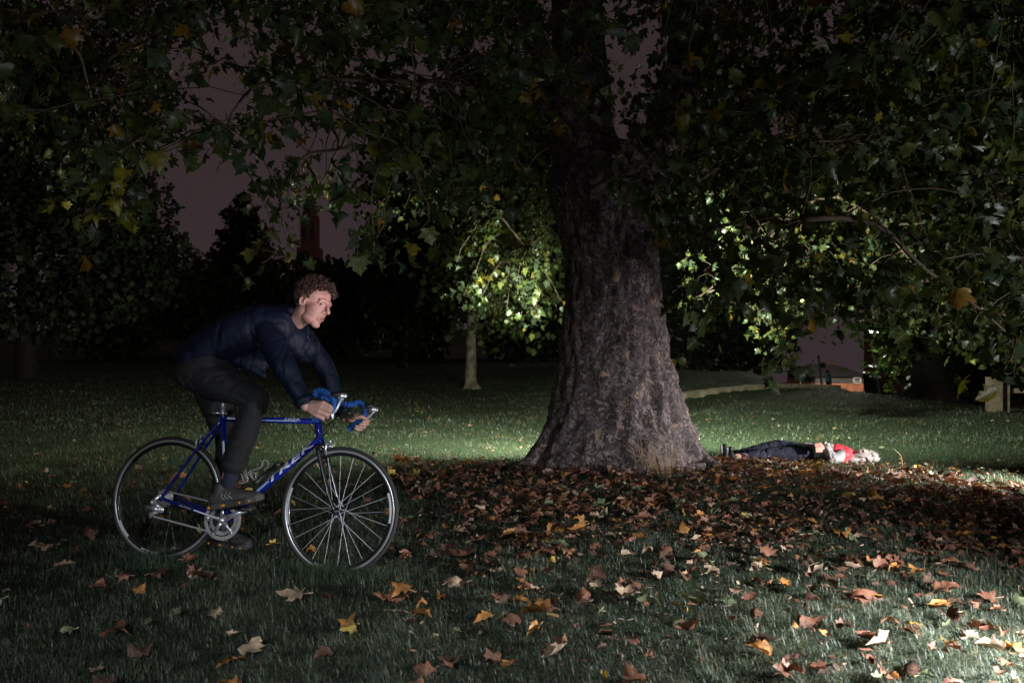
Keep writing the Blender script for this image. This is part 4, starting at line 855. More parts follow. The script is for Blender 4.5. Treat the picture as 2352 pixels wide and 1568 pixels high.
# fork
sa = hd; FH = Bk(1.0, 0, .334)
def steer(p, a=R(-4)):
    return HB + Matrix.Rotation(a, 3, -sa) @ (p - HB)
FHs = steer(FH); fl = (steer(FH + nl) - FHs).normalized()
CRN = HB + hd * .030; b = MB(); b.tube([HB, HB + hd * .035], [.021, .019], 14); b.tube([CRN - fl * .045, CRN + fl * .045], .014, 10)
for s in (-1, 1):
    e = FHs + fl * s * .05; b.tube(spline([CRN + fl * s * .042, CRN + (e - CRN) * .35 + fl * s * .03 - sv * .006, CRN + (e - CRN) * .75 + fl * s * .012 - sv * .010, e], 5), lerp_list(.0135, .0085, 16), 12); b.tube([e - fl * .004, e + fl * .004], .014, 12)
fork = bp(b, 'fork', M_carbon)
def wheel(c, ax, fwd, nsp, name, label, msp, sticker, near_cass=False):
    ax = ax.normalized(); fwd = (fwd - ax * fwd.dot(ax)).normalized(); upv = fwd.cross(ax); upv = upv if upv.z > 0 else -upv
    W = empty(name, c); bpy.context.view_layer.update(); child(W, bike); W['label'] = label; bpy.context.view_layer.update()
    def part(b, nm, m, sm=True): return child(b.build(nm, m, smooth=sm), W)
    b = MB(); pr = [(.3225 + .0115 * math.cos(a), .0115 * math.sin(a)) for a in [2 * math.pi * k / 12 for k in range(12)]]; pr.append(pr[0]); b.lathe(c, ax, pr, 90, ref=fwd); part(b, 'tyre', M_rubber)
    b = MB(); hw = .0095
    for s in (-1, 1): b.lathe(c + ax * s * hw, ax * s, [(.3155, -.002), (.3145, .0006), (.3095, .0001), (.3035, .0006), (.3025, -.001)], 90, ref=fwd)
    part(b, 'brake_track', M_brushed)
    b = MB(); b.lathe(c, ax, [(.303, -.0092), (.292, -.0085), (.286, -.004), (.2855, 0), (.286, .004), (.292, .0085), (.303, .0092)], 90, ref=fwd); part(b, 'rim', M_carbon)
    b = MB(); b.lathe(c, ax, [(.004, -.055), (.009, -.055), (.009, -.04), (.021, -.034), (.021, -.030), (.012, -.026), (.011, .026), (.021, .030), (.021, .034), (.009, .04), (.009, .055), (.004, .055)], 20, ref=fwd); part(b, 'hub', M_carbon if name == 'front' else M_carbon)
    for k in range(nsp):
        side = 1 if k % 2 else -1; a = 2 * math.pi * k / nsp + .06; off = (1.15 if (k // 2) % 2 else -1.15)
        p1 = c + (fwd * math.cos(a) + upv * math.sin(a)) * .287; p0 = c + (fwd * math.cos(a + off) + upv * math.sin(a + off)) * .019 + ax * side * .032
        b = MB(); b.tube([p0, p1], .00115, 5, caps=False); part(b, 'spoke', msp)
    for (a0, a1) in sticker:
        b = MB(); vs = []; nn = 12
        for i in range(nn + 1):
            a = R(a0 + (a1 - a0) * i / nn)
            for r_ in (.289, .3005): vs.append(c + (fwd * math.cos(a) + upv * math.sin(a)) * r_ + ax * .0108)
        b.add(vs, [(2 * i, 2 * i + 1, 2 * i + 3, 2 * i + 2) for i in range(nn)]); part(b, 'rim_sticker', M_decal)
    # rim lettering
    cu = bpy.data.curves.new('t', 'FONT'); cu.body = 'R540.'; cu.offset = .01; o = bpy.data.objects.new('t', cu); COL.objects.link(o); bpy.context.view_layer.update()
    me = bpy.data.meshes.new_from_object(o.evaluated_get(bpy.context.evaluated_depsgraph_get())); bpy.data.objects.remove(o)
    x1 = max(v.co.x for v in me.vertices)
    for v in me.vertices:
        a = R(-112) + v.co.x / x1 * R(22); r_ = .2895 + v.co.y / .75 * .010; q = c + (fwd * math.cos(a) + upv * math.sin(a)) * (r_) + ax * .0112; v.co = q
    me.update(); child(link('rim_lettering', me, M_decal, smooth=False), W)
    b = MB(); b.tube([c + ax * .05, c + ax * .066], .011, 12); part(b, 'axle_nut', M_black)
    return W
wheel(FHs, fl, sv, 24, 'wheel', 'front wheel with bright steel spokes and white rim stickers', M_steel, [(160, 198), (-8, 22)])
wheel(Bk(0, 0, .334), nl, sv, 24, 'wheel', 'rear wheel with thin dark spokes sunk in the grass', mat('dark_spoke', (.08, .08, .08), .4, metal=.8), [(208, 228)])
# crankset
Cc = BB + nl * .045; Rb = Matrix((sv, -nl, tv)).transposed()
b = MB(); nt_ = 104
for r_, w_, off, m_ in ((.104, .003, 0, 1), (.078, .003, -.008, 0)):
    vs = []; 
    for i in range(nt_):
        a = 2 * math.pi * i / nt_; ro = r_ + (.0028 if i % 2 else -.0005)
        for rr_, h in ((r_ - .017, 0), (ro, 0), (ro, w_), (r_ - .017, w_)): vs.append(Cc + nl * (off + h) + (sv * math.cos(a) + tv * math.sin(a)) * rr_)
    b.add(vs, [(i * 4 + q, ((i + 1) % nt_) * 4 + q, ((i + 1) % nt_) * 4 + (q + 1) % 4, i * 4 + (q + 1) % 4) for i in range(nt_) for q in range(4)])
crank = bp(b, 'chainring', M_satin, smooth=False)
PD = BW(583, 1163, .06); ca = (PD - Cc); ca = (ca - nl * ca.dot(nl)).normalized()
b = MB(); a0 = math.atan2(ca.dot(tv), ca.dot(sv))
for k in range(5):
    a = a0 + 2 * math.pi * k / 5; d = sv * math.cos(a) + tv * math.sin(a); e = Cc + d * .088 + nl * .003
    b.tube([Cc + nl * .006, Cc + d * .045 + nl * .006, e], [.017, .009, .010], 8, flat=.45, ref=tuple(d.cross(nl))); b.tube([e - nl * .004, e + nl * .006], .006, 10)
bp(b, 'spider', M_silver, crank)
b = MB(); b.tube([Cc + nl * .008, Cc + nl * .014 + ca * .06, Cc + nl * .018 + ca * .172], [.019, .014, .012], 12, flat=.6); b.sphere(Cc + nl * .018 + ca * .172, .014, 12); b.sphere(Cc + nl * .012, .018, 14); bp(b, 'crank_arm', M_silver)
Cl = BB - nl * .045; b = MB(); b.tube([Cl, Cl - nl * .01 - ca * .17], [.016, .011], 10); bp(b, 'crank_arm', M_silver)
for q, s in ((Cc + ca * .172 + nl * .02, 1), (Cl - ca * .17 - nl * .02, -1)):
    b = MB(); b.box(q + nl * s * .05, (.085, .075, .014), Rb); b.tube([q, q + nl * s * .09], .007, 8); b.box(q + nl * s * .05 + sv * .04, (.012, .07, .03), Rb); bp(b, 'pedal', M_black)
# cassette, chain, derailleurs
b = MB()
for k in range(8):
    r_ = .048 - k * .0032; b.lathe(Bk(0, .018 + k * .0042, .334), nl, [(.012, 0), (r_, 0), (r_ + (.001), .0008), (r_, .0018), (.012, .0018)], 40)
bp(b, 'cassette', M_satin)
b = MB(); ro, co_ = Cc - nl * .004, Bk(0, .035, .334)
PJ = BW(*cr_(540, 990), .05); UJ = BW(*cr_(600, 880), .05)
path = [ro + tv * .078 * .99, co_ + tv * .04]; path += [co_ + (sv * math.cos(a) + tv * math.sin(a)) * .04 for a in (2.2, 2.8, 3.4, 3.9)]
path += [UJ + sv * .012, PJ - sv * .012, PJ - tv * .012, ro - tv * .078]; path += [ro + (sv * math.cos(a) + tv * math.sin(a)) * .078 for a in (-1.0, -.4, .3, .9, 1.45)]
tot = []; 
for i in range(len(path)):
    a_, b_ = path[i], path[(i + 1) % len(path)]; k_ = max(1, int((b_ - a_).length / .0127)); tot += [a_ + (b_ - a_) * j / k_ for j in range(k_)]
for i in range(0, len(tot)):
    a_, b_ = tot[i], tot[(i + 1) % len(tot)]; off = .0035 if i % 2 else .002
    for s in (-1, 1): b.tube([a_ + nl * s * off, b_ + nl * s * off], [.0038, .0038], 4, flat=.25, ref=tuple((b_ - a_).cross(nl)))
bp(b, 'chain', M_satin, smooth=False)
b = MB(); A1 = BW(*cr_(615, 770), .07); A2 = BW(*cr_(530, 850), .08); A3 = BW(*cr_(480, 910), .08); A4 = BW(*cr_(630, 940), .075)
b.tube([A1, A1 - nl * .012], .009, 10); b.tube([A1, A2], [.008, .011], 10); b.sphere(A2, .013, 12); b.tube([A2, A4], [.013, .016], 12, flat=.6); b.tube([A3, A4], [.012, .018], 12); b.sphere(A4, .019, 12, (1, .6, 1)); b.sphere(A3, .012, 10)
b.lathe(PJ + nl * .02, nl, [(.004, 0), (.014, 0), (.015, .003), (.004, .003)], 16); b.tube([A4, PJ + nl * .026 + tv * .0, PJ + nl * .024 - tv * .02], [.013, .010, .007], 8, flat=.4)
bp(b, 'rear_derailleur', M_silver)
b = MB(); b.tube(spline([BW(*cr_(440, 930), .08), BW(*cr_(380, 860), .085), BW(*cr_(370, 770), .085), BW(*cr_(430, 700), .085), BW(*cr_(520, 700), .08), BW(*cr_(620, 790), .07)], 5), .0026, 6); bp(b, 'cable_loop', M_black)
b = MB(); q = BW(*c2(590, 1055), .05); b.sphere(q, .014, 10, (1, .5, 1)); b.tube([q, BB + (SC - BB) * .2 + nl * .03], .007, 8); bp(b, 'front_derailleur', M_silver)
# brake calipers
def caliper(c, ax, nm='brake_caliper', m=M_silver):
    b = MB()
    for s in (-1, 1): b.tube(spline([c + tv * .02 - ax * s * .012, c + ax * s * .03 + tv * .012, c + ax * s * .034 - tv * .022, c + ax * s * .018 - tv * .045], 4), lerp_list(.008, .006, 13), 8)
    b.tube([c - sv * .012, c + sv * .02], .009, 10); b.tube([c + ax * .02 + tv * .01 + sv * .015, c + ax * .03 + tv * .035 + sv * .02], .005, 8); o = bp(b, nm, m)
    for s in (-1, 1): b = MB(); b.box(c + ax * s * .017 - tv * .045, (.045, .009, .010), Rb); bp(b, 'brake_pad', M_black, o, False)
caliper(BW(747, 1024, 0) + sv * .02, fl); caliper(SC + (RD - SC) * .34 - sv * .028 + tv * .015, nl, m=M_satin)
# stem, bar, tape, levers
BC = BW(*c3(790, 600), 0); b = MB(); b.tube([HT, HT - hd * .035], .017, 12); b.tube([HT - hd * .02, HT - hd * .035 + (BC - HT) * .15, BC], [.017, .015, .014], 12); b.tube([BC - nl * .022, BC + nl * .022], .021, 14); bp(b, 'stem', M_black)
ln_, lf_ = .20, -.205
def cn(x, y, l): return BW(*c3(x, y), l)
near = [BC + nl * .02, cn(560, 530, .13), cn(455, 500, .185), cn(450, 455, .195), cn(530, 440, .20), cn(640, 495, .205), cn(715, 560, .205), cn(728, 650, .205), cn(700, 750, .205), cn(620, 830, .205), cn(520, 868, .205), cn(405, 892, .205)]
far = [BC - nl * .02, cn(880, 640, -.09), cn(1010, 655, -.16), cn(1080, 625, -.195), cn(1150, 645, -.205), cn(1208, 705, -.205), cn(1205, 790, -.205), cn(1180, 860, -.205), cn(1120, 925, -.205), cn(1040, 985, -.205), cn(955, 1038, -.205)]
hb = MB(); hb.tube([near[0], BC, far[0]], .0135, 12); hbar = bp(hb, 'handlebar', M_black)
for pts in (near, far):
    s_ = spline(pts, 9); b = MB(); b.tube(s_, [.0165 + .0014 * (1 if (i % 4) else -1) for i in range(len(s_))], 14); bp(b, 'bar_tape', M_tape, hbar)
def lever(p, names, l):
    hood = [cn(*q, l) for q in p['hood']]; b = MB(); b.tube(spline(hood, 4), list(np.interp(np.linspace(0, 1, (len(hood) - 1) * 4 + 1), [0, .5, 1], [.017, .019, .015])), 14); o = bp(b, 'brake_hood', M_black, hbar)
    b = MB(); h = [cn(*q, l) for q in p['head']]; b.tube(spline(h, 4), list(np.interp(np.linspace(0, 1, (len(h) - 1) * 4 + 1), [0, .5, 1], [.012, .018, .013])), 14); b.sphere(h[-1], .013, 12)
    bl = [cn(*q, l + .004) for q in p['blade']]; b.tube(spline(bl, 5), list(np.interp(np.linspace(0, 1, (len(bl) - 1) * 5 + 1), [0, .3, .8, 1], [.010, .0065, .0085, .004])), 10, flat=.6); bp(b, 'brake_lever', M_silver, hbar)
lever({'hood': [(650, 520), (720, 520), (800, 500), (850, 490)], 'head': [(800, 545), (850, 525), (900, 520)], 'blade': [(855, 560), (815, 630), (770, 730), (705, 810), (715, 885)]}, '', .205)
lever({'hood': [(1215, 690), (1280, 690), (1340, 665)], 'head': [(1290, 745), (1340, 735), (1390, 740)], 'blade': [(1345, 770), (1310, 820), (1275, 850), (1240, 880)]}, '', -.205)
cab = MB()
for pts in ([cn(930, 560, .2), cn(940, 640, .17), cn(880, 740, .12), cn(740, 880, .06), cn(640, 960, .03), cn(540, 945, .02), cn(430, 915, .02), cn(250, 885, .02)],
            [cn(1310, 712, -.2), cn(1180, 740, -.16), cn(1000, 800, -.1), cn(800, 920, -.02), cn(640, 1060, .02), cn(560, 1150, .02)],
            [cn(1290, 760, -.2), cn(1100, 830, -.12), cn(860, 880, -.03), cn(700, 1000, .02), cn(600, 1100, .03), cn(480, 1180, .03), cn(300, 1330, .03)],
            [cn(900, 560, .2), cn(860, 720, .12), cn(720, 900, .05), cn(600, 1020, .02), cn(555, 1120, .01), cn(570, 1200, .01)]):
    c_ = MB(); c_.tube(spline(pts, 6), .0026, 6); bp(c_, 'brake_cable', M_black)
# cages, pump
for pts in ([c2(1040, 390), c2(1100, 540), c2(1095, 575), c2(985, 600)], [c2(1075, 390), c2(1112, 530), c2(1108, 578)], [c2(1010, 440), c2(1060, 560)]):
    b = MB(); b.tube(spline([BW(*q, .03) for q in pts], 5), .0042, 8); bp(b, 'bottle_cage', M_clear)
for pts in ([c2(1215, 570), c2(1130, 470), c2(1150, 430), c2(1290, 380), c2(1310, 310), c2(1340, 290), c2(1380, 330), c2(1375, 380), c2(1330, 420)], [c2(1130, 460), c2(1210, 460), c2(1220, 560)], [c2(1150, 450), c2(1180, 540)]):
    b = MB(); b.tube(spline([BW(*q, .03) for q in pts], 5), .0042, 8); bp(b, 'bottle_cage', M_clear)
b = MB(); p0, p1 = BW(*c2(1200, 600), .03), BW(*c2(1520, 330), .03); b.tube([p0, p0 + (p1 - p0) * .12, p0 + (p1 - p0) * .13, p0 + (p1 - p0) * .85, p0 + (p1 - p0) * .86, p1], [.014, .014, .011, .011, .0145, .0145], 12); bp(b, 'pump', M_black)

# ------------------------------------------------------------------ the cyclist
M_skin = mat('skin', (0.47, 0.26, 0.205), .55, var=.16, vscale=22, bump=.08, bscale=150)
M_jacket = mat('navy_jacket_cloth', (0.0022, 0.0055, 0.017), .6, bump=.25, bscale=90, var=.12, spec=.25)
M_trous = mat('charcoal_trouser_cloth', (0.0050, 0.0048, 0.0058), .85, bump=.3, bscale=120, var=.12)
M_shoe = mat('dark_shoe_fabric', (0.045, 0.042, 0.040), .6, bump=.5, bscale=120)
M_sole = mat('shoe_rubber', (0.05, 0.045, 0.04), .7)
M_orange = mat('orange_rubber', (0.65, 0.25, 0.02), .6)
M_sock = mat('navy_sock', (0.008, 0.012, 0.026), .9, bump=.5, bscale=150)
rider = empty('person', Vector((P(530, 1255, 4.62).x, 4.62, .02))); bpy.context.view_layer.update()
tag(rider, 'curly haired man in navy jacket and dark trousers crouched over the blue bicycle', 'person')
def rp(o, par=None): bpy.context.view_layer.update(); return child(o, par or rider)
earR = P(698, 690, 4.25)
fl_, fu_ = Vector((.369, .88, -.3)).normalized(), None
ff = Vector((.886, -.430, -.20)).normalized(); ff = (ff - fl_ * ff.dot(fl_)).normalized(); fu_ = ff.cross(fl_).normalized()
hc = earR + fl_ * .075; HR = Matrix((ff, fl_, fu_)).transposed()
def hp(x, y, z): return hc + ff * x + fl_ * y + fu_ * z
shN, shF = P(612, 765, 4.30), P(693, 776, 4.58); neck0 = P(672, 742, 4.42)
elN, elF = P(655, 843, 4.16), P(744, 842, 4.58); wrN, wrF = BW(*c3(290, 690), .235), BW(*c3(900, 860), -.215)
hipN, hipF = P(470, 862, 4.38), P(478, 862, 4.56); knN, anN = BW(588, 917, .11), BW(524, 1100, .115)
knF, anF = P(527, 1012, 4.62), P(503, 1200, 4.64)
b = MB()
ell(b, hp(-.005, 0, .045), (.097, .074, .082), HR); ell(b, hp(.040, 0, -.025), (.056, .060, .083), HR); ell(b, hp(.030, 0, -.068), (.058, .053, .040), HR)
ell(b, hp(.067, 0, -.099), (.024, .027, .019), HR)
chain(b, [hp(.080, -.044, .030), hp(.091, -.022, .034), hp(.093, 0, .030), hp(.091, .022, .034), hp(.080, .044, .030)], [.009, .011, .010, .011, .009])
chain(b, [hp(.092, 0, .028), hp(.108, 0, .004), hp(.121, 0, -.020)], [.008, .0085, .0115])
for s in (-1, 1):
    cap(b, hp(.103, s * .008, -.026), .008, hp(.098, s * .014, -.026), .008)
    ell(b, hp(.052, s * .040, -.020), (.030, .021, .028), HR)
    chain(b, [hp(.074, s * .049, .012), hp(.085, s * .034, .0205), hp(.085, s * .019, .015)], [.004, .005, .004])
    ell(b, hp(.0, s * .074, -.002), (.016, .008, .029), HR)
    for k in range(9):
        a0, a1 = R(-70 + k * 30), R(-40 + k * 30); cap(b, hp(-.004 - .017 * math.cos(a0), s * .083, .002 + .029 * math.sin(a0)), .0045, hp(-.004 - .017 * math.cos(a1), s * .083, .002 + .029 * math.sin(a1)), .0045)
ell(b, hp(.082, 0, -.058), (.020, .028, .024), HR)
chain(b, [hp(.088, -.023, -.057), hp(.100, -.008, -.052), hp(.1015, 0, -.054), hp(.100, .008, -.052), hp(.088, .023, -.057)], [.003, .0055, .0055, .0055, .003])
chain(b, [hp(.087, -.020, -.066), hp(.098, 0, -.070), hp(.087, .020, -.066)], [.003, .0065, .003])
cap(b, hp(-.022, 0, -.045), .052, neck0, .060); cap(b, neck0, .06, (shN + shF) / 2 + Vector((-.03, 0, -.04)), .09)
chain(b, [shN, elN, wrN], [.048, .038, .026]); chain(b, [shF, elF, wrF], [.048, .038, .026]); cap(b, shN, .05, shF, .05)
mid = P(535, 800, 4.46); chain(b, [(hipN + hipF) / 2 + Vector((0, 0, .05)), mid, (shN + shF) / 2 + Vector((-.05, 0, -.02))], [.10, .092, .10])
chain(b, [hipN, knN, anN], [.08, .052, .036]); chain(b, [hipF, knF, anF], [.08, .052, .036])
# near right hand: a fist round the drop, back of the hand to the camera
def hn(x, y, l): return BW(*c3(x, y), l)
mcp = [hn(560, 632, .248), hn(525, 700, .250), hn(490, 768, .248), hn(462, 830, .242)]
pip = [hn(672, 690, .240), hn(655, 757, .242), hn(612, 820, .240), hn(545, 868, .236)]
dip = [hn(700, 735, .212), hn(672, 800, .214), hn(625, 858, .212), hn(560, 900, .210)]
tip = [hn(680, 745, .186), hn(645, 805, .188), hn(600, 862, .188), hn(540, 895, .188)]
fr = [(.0115, .0098, .0085), (.0118, .0100, .0086), (.0112, .0095, .0082), (.0100, .0085, .0074)]
for i in range(4):
    cap(b, wrN + (mcp[i] - wrN) * .08, .017, mcp[i], .0135); chain(b, [mcp[i], pip[i], dip[i], tip[i]], [.0125, fr[i][0], fr[i][1], fr[i][2]], 12)
chain(b, [wrN + (mcp[0] - wrN) * .35 + Vector((0, .01, .01)), hn(600, 640, .205), hn(690, 690, .185), hn(705, 655, .182)], [.017, .0125, .0105, .0085])
# far left hand: palm side, fingertips curling round the drop to the camera
mcpF = [hn(1225, 870, -.245), hn(1215, 920, -.248), hn(1180, 968, -.248), hn(1140, 1005, -.246)]
pipF = [hn(1272, 905, -.222), hn(1255, 955, -.222), hn(1208, 1005, -.222), hn(1155, 1045, -.222)]
dipF = [hn(1240, 928, -.190), hn(1205, 970, -.188), hn(1140, 1010, -.186), hn(1105, 1048, -.188)]
tipF = [hn(1185, 930, -.180), hn(1140, 965, -.178), hn(1078, 993, -.178), hn(1062, 1030, -.180)]
for i in range(4):
    cap(b, wrF, .018, mcpF[i], .013); chain(b, [mcpF[i], pipF[i], dipF[i], tipF[i]], [.012, fr[i][0] * .95, fr[i][1] * .95, fr[i][2]], 12)
ell(b, hn(1010, 880, -.20), (.030, .018, .022)); chain(b, [wrF, hn(1060, 845, -.180), hn(1160, 850, -.175), hn(1235, 880, -.178)], [.020, .017, .012, .0095])
bodym = remesh(b, .0036, 2); body = rp(link('body', bodym, M_skin))
# eyes, brows
for s in (-1, 1):
    k = MB(); k.sphere(hp(.0765, s * .033, .0105), .0118, 14); rp(k.build('eye', mat('eye_white', (.30, .26, .25), .35)), body)
    k = MB(); g_ = Vector((.012, -.002 * s, 0)); k.sphere(hp(.0765 + .0078, s * .033 - .0045, .0100), .0058, 12); rp(k.build('iris', mat('iris_dark', (.012, .012, .014), .2)), body)
    k = MB(); k.tube(spline([hp(.0925, s * .014, .030), hp(.0925, s * .029, .036), hp(.0835, s * .045, .034)], 4), lerp_list(.0036, .0016, 9), 6, flat=.8); rp(k.build('eyebrow', mat('brow_hair', (.06, .035, .022), .8)), body)
for zz_, r_, nm_ in ((-.0535, .0042, 'upper_lip'), (-.0680, .0050, 'lower_lip')):
    k = MB(); k.tube(spline([hp(.0900, -.021, -.059), hp(.1020, -.008, zz_), hp(.1035, 0, zz_ - .001), hp(.1020, .008, zz_), hp(.0900, .021, -.059)], 4), [.001] + lerp_list(.002, r_, 7) + [r_] + lerp_list(r_, .002, 7) + [.001], 7); rp(k.build('lip', mat('lip_' + nm_, (.36, .15, .13), .4)), body)
k = MB(); k.tube(spline([hp(.0955, -.019, -.0605), hp(.1035, 0, -.0605), hp(.0955, .019, -.0605)], 4), [.0015] + [.0022] * 7 + [.0015], 6); rp(k.build('mouth_opening', mat('mouth_dark', (.06, .015, .012), .5)), body)
# hair
M_hair = mat('curly_brown_hair', (0.050, 0.025, 0.015), .40, spec=.7, var=.3, vscale=60)
k = MB(); ell(k, hp(-.018, 0, .055), (.094, .080, .083), HR, 24); hr_ = random.Random(4)
cnt = 0
while cnt < 1150:
    d = Vector((hr_.gauss(0, 1), hr_.gauss(0, 1), hr_.gauss(0, 1))).normalized(); x, y, z = -.008 + d.x * .100, d.y * .079, .050 + d.z * .086
    if x > .02 and z < .062 + (x - .02) * .35: continue
    if -.03 < x <= .02 and z < .022: continue
    if x <= -.03 and z < -.055: continue
    cnt += 1; p = hp(x, y, z); nrm = HR @ Vector((d.x, d.y, d.z)); t1 = nrm.orthogonal().normalized(); t2 = nrm.cross(t1); ph = hr_.uniform(0, 6.28); rad = hr_.uniform(.005, .010); Lh = hr_.uniform(.016, .034) * (1.25 if z > .07 else .7)
    tilt = (t1 * hr_.uniform(-1, 1) + t2 * hr_.uniform(-1, 1)) * .6 + (ff * .35 if x > .03 else Vector((0, 0, 0))); turns = hr_.uniform(.9, 1.8); pts = []
    for j in range(9):
        u_ = j / 8; a = ph + u_ * turns * 6.28; pts.append(p + (nrm + tilt).normalized() * (Lh * u_) + t1 * math.cos(a) * rad * (.3 + .7 * u_) + t2 * math.sin(a) * rad * (.3 + .7 * u_))
    k.tube(pts, [.0021] * 6 + [.0017, .0013, .0007], 4, caps=False)
rp(k.build('hair', M_hair), body)
# jacket
b = MB()
lat = Vector((-.12, -.99, 0)) * .07
def pair(pts, rads, w_=1.0):
    for s in (-1, 1): chain(b, [p + lat * s * w_ for p in pts], rads, 18)
pair([P(462, 822, 4.46), P(510, 788, 4.45), P(560, 765, 4.44), P(610, 752, 4.44), P(652, 752, 4.44)], [.114, .121, .128, .131, .112])
cap(b, shN + Vector((0, .03, 0)), .080, shF, .078, 18); cap(b, P(652, 770, 4.42), .12, P(700, 800, 4.44), .085, 18)
chain(b, [shN, elN, wrN + (elN - wrN) * .14], [.078, .064, .044], 18); chain(b, [shF, elF, wrF + (elF - wrF) * .18], [.074, .060, .044], 18)
cap(b, P(565, 800, 4.42), .10, P(600, 838, 4.40), .045, 16); cap(b, P(600, 800, 4.42), .09, P(660, 800, 4.42), .07, 16); cap(b, P(545, 820, 4.40), .06, P(606, 862, 4.36), .020, 14)
# collar
for k in range(14):
    a0, a1 = 2 * math.pi * k / 14, 2 * math.pi * (k + 1) / 14; axn = (hc - neck0).normalized(); cc = neck0 + axn * .022; u_ = axn.orthogonal().normalized(); v_ = axn.cross(u_)
    cap(b, cc + (u_ * math.cos(a0) + v_ * math.sin(a0)) * .070, .020, cc + (u_ * math.cos(a1) + v_ * math.sin(a1)) * .070, .020, 8)
chain(b, [P(668, 714, 4.32), P(648, 712, 4.38), P(640, 712, 4.46), P(650, 712, 4.54)], [.028, .038, .040, .028], 14); cap(b, P(630, 718, 4.42), .05, P(600, 735, 4.42), .04, 14)
jm = remesh(b, .0085, 4, wr=.0095, wscale=3.8, seed=5.1, stretch=(2.3, 1, .8)); jacket = rp(link('jacket', jm, M_jacket))
b = MB(); b.tube(spline([P(706, 770, 4.20), P(712, 792, 4.22), P(700, 812, 4.24), P(688, 832, 4.27)], 5), .003, 6); rp(b.build('zip', M_black), jacket)
for pts in ([shN + Vector((-.075, -.02, .02)), shN + Vector((-.055, -.075, -.02)), shN + Vector((-.01, -.095, -.065)), shN + Vector((.05, -.07, -.085))],):
    b = MB(); b.tube(spline(pts, 5), .0022, 5); rp(b.build('seam', M_black), jacket)
for q, e_, r_ in ((wrN, elN, .046), (wrF, elF, .044)):
    b = MB()
    d = (e_ - q).normalized(); L_ = (e_ - q).length; c_ = q + d * L_ * .14; b.tube([c_ - d * .02, c_ - d * .018, c_ + d * .012, c_ + d * .014], [r_ * .85, r_, r_ * 1.02, r_ * .9], 18); rp(b.build('cuff', M_jacket), jacket)
b = MB(); wd_ = (elF - wrF).normalized(); c_ = wrF + wd_ * .028; b.tube([c_ - wd_ * .011, c_ + wd_ * .011], [.032, .032], 16); b.box(c_ + Vector((.01, -.032, -.01)), (.03, .012, .03)); rp(b.build('wrist_watch', M_black, smooth=False), body)
# trousers
b = MB()
for s in (-1, 1): cap(b, P(468, 850, 4.46) + lat * s * 1.15, .118, P(500, 822, 4.46) + lat * s, .120, 18)
chain(b, [hipN + Vector((.01, 0, .0)), hipN + (knN - hipN) * .5 + Vector((0, 0, .01)), knN, knN + (anN - knN) * .45, anN + (knN - anN) * .20], [.120, .103, .074, .072, .068], 18)
chain(b, [hipF, hipF + (knF - hipF) * .5, knF, anF + (knF - anF) * .2], [.115, .098, .074, .062], 18)
tm = remesh(b, .010, 4, wr=.010, wscale=5.5, seed=7.7, stretch=(1, 1, 1.8)); rp(link('trousers', tm, M_trous))
# socks and shoes
def shoe(heel, toe, upv, lab):
    x = (toe - heel); L_ = x.length; x.normalize(); z = (upv - x * upv.dot(x)).normalized(); y = z.cross(x); M3 = Matrix((x, y, z)).transposed(); q = lambda a, b_, c: heel + x * a * L_ + y * b_ + z * c
    b = MB(); chain(b, [q(.12, 0, .055), q(.35, 0, .052), q(.62, 0, .040), q(.88, 0, .030)], [.040, .040, .040, .030], 16); chain(b, [q(.2, 0, .06), q(.24, 0, .105)], [.040, .040], 16); cap(b, q(.3, 0, .08), .034, q(.6, 0, .045), .034)
    me = remesh(b, .005, 2); o = rp(link('shoe', me, M_shoe)); o['label'] = lab
    b = MB(); outl = [(-.02, .0), (.0, .026), (.1, .036), (.3, .034), (.5, .038), (.75, .047), (.92, .036), (1.0, .012)]; pts2 = outl + [(a, -w2) for a, w2 in outl[::-1]]
    n_ = len(pts2); vs = [q(a, w2, .0 + .018 * max(0, a - .8) * 3) for a, w2 in pts2] + [q(a, w2 * 1.03, .028 + .018 * max(0, a - .8) * 3) for a, w2 in pts2]; b.add(vs, [tuple(range(n_))[::-1], tuple(range(n_, 2 * n_))] + [(i, (i + 1) % n_, (i + 1) % n_ + n_, i + n_) for i in range(n_)]); rp(b.build('sole', M_sole, smooth=False), o)
    for a in (.03, .30, .62, .8):
        for s in (-1, 1): b = MB(); b.sphere(q(a, s * (.033 if a < .5 else .041), .014), .014, 8, (1.3 if a == .3 else .7, .3, .5), M3); rp(b.build('orange_insert', M_orange), o)
    b = MB()
    for a in (.33, .40, .47):
        for s in (-1, 1): b.tube([q(a, s * .040, .074), q(a - .035, s * .043, .058), q(a + .03, s * .043, .040)], .0008, 4)
    rp(b.build('silver_chevron', M_decal), o)
    b = MB()
    for a in (.36, .42, .48, .54, .60):
        h_ = .112 - (a - .3) * .14; b.tube([q(a, -.022, h_ - .018), q(a + .012, 0, h_), q(a, .022, h_ - .018)], .0032, 5); b.tube([q(a, .022, h_ - .018), q(a + .03, 0, h_ + .002), q(a + .05, -.022, h_ - .022)], .0026, 5)
    rp(b.build('laces', mat('speckled_lace', (.22, .14, .10), .8, var=.6, vscale=200)), o)
    return q
shoe(BW(483, 1172, .115), BW(606, 1151, .115), tv, 'shoe with orange sole inserts on the pedal')
hf = P(484, 1243, 4.62); hf.z = .035; tf = hf + Vector((.265, -.07, -.012)); shoe(hf, tf, up, 'shoe planted in the grass behind the chainring')
b = MB(); cap(b, anN + (knN - anN) * .3, .044, anN + Vector((0, 0, -.02)), .040); rp(b.build('sock', M_sock))
b = MB(); cap(b, anF + (knF - anF) * .3, .044, anF + Vector((0, 0, -.06)), .040); rp(b.build('sock', M_sock))

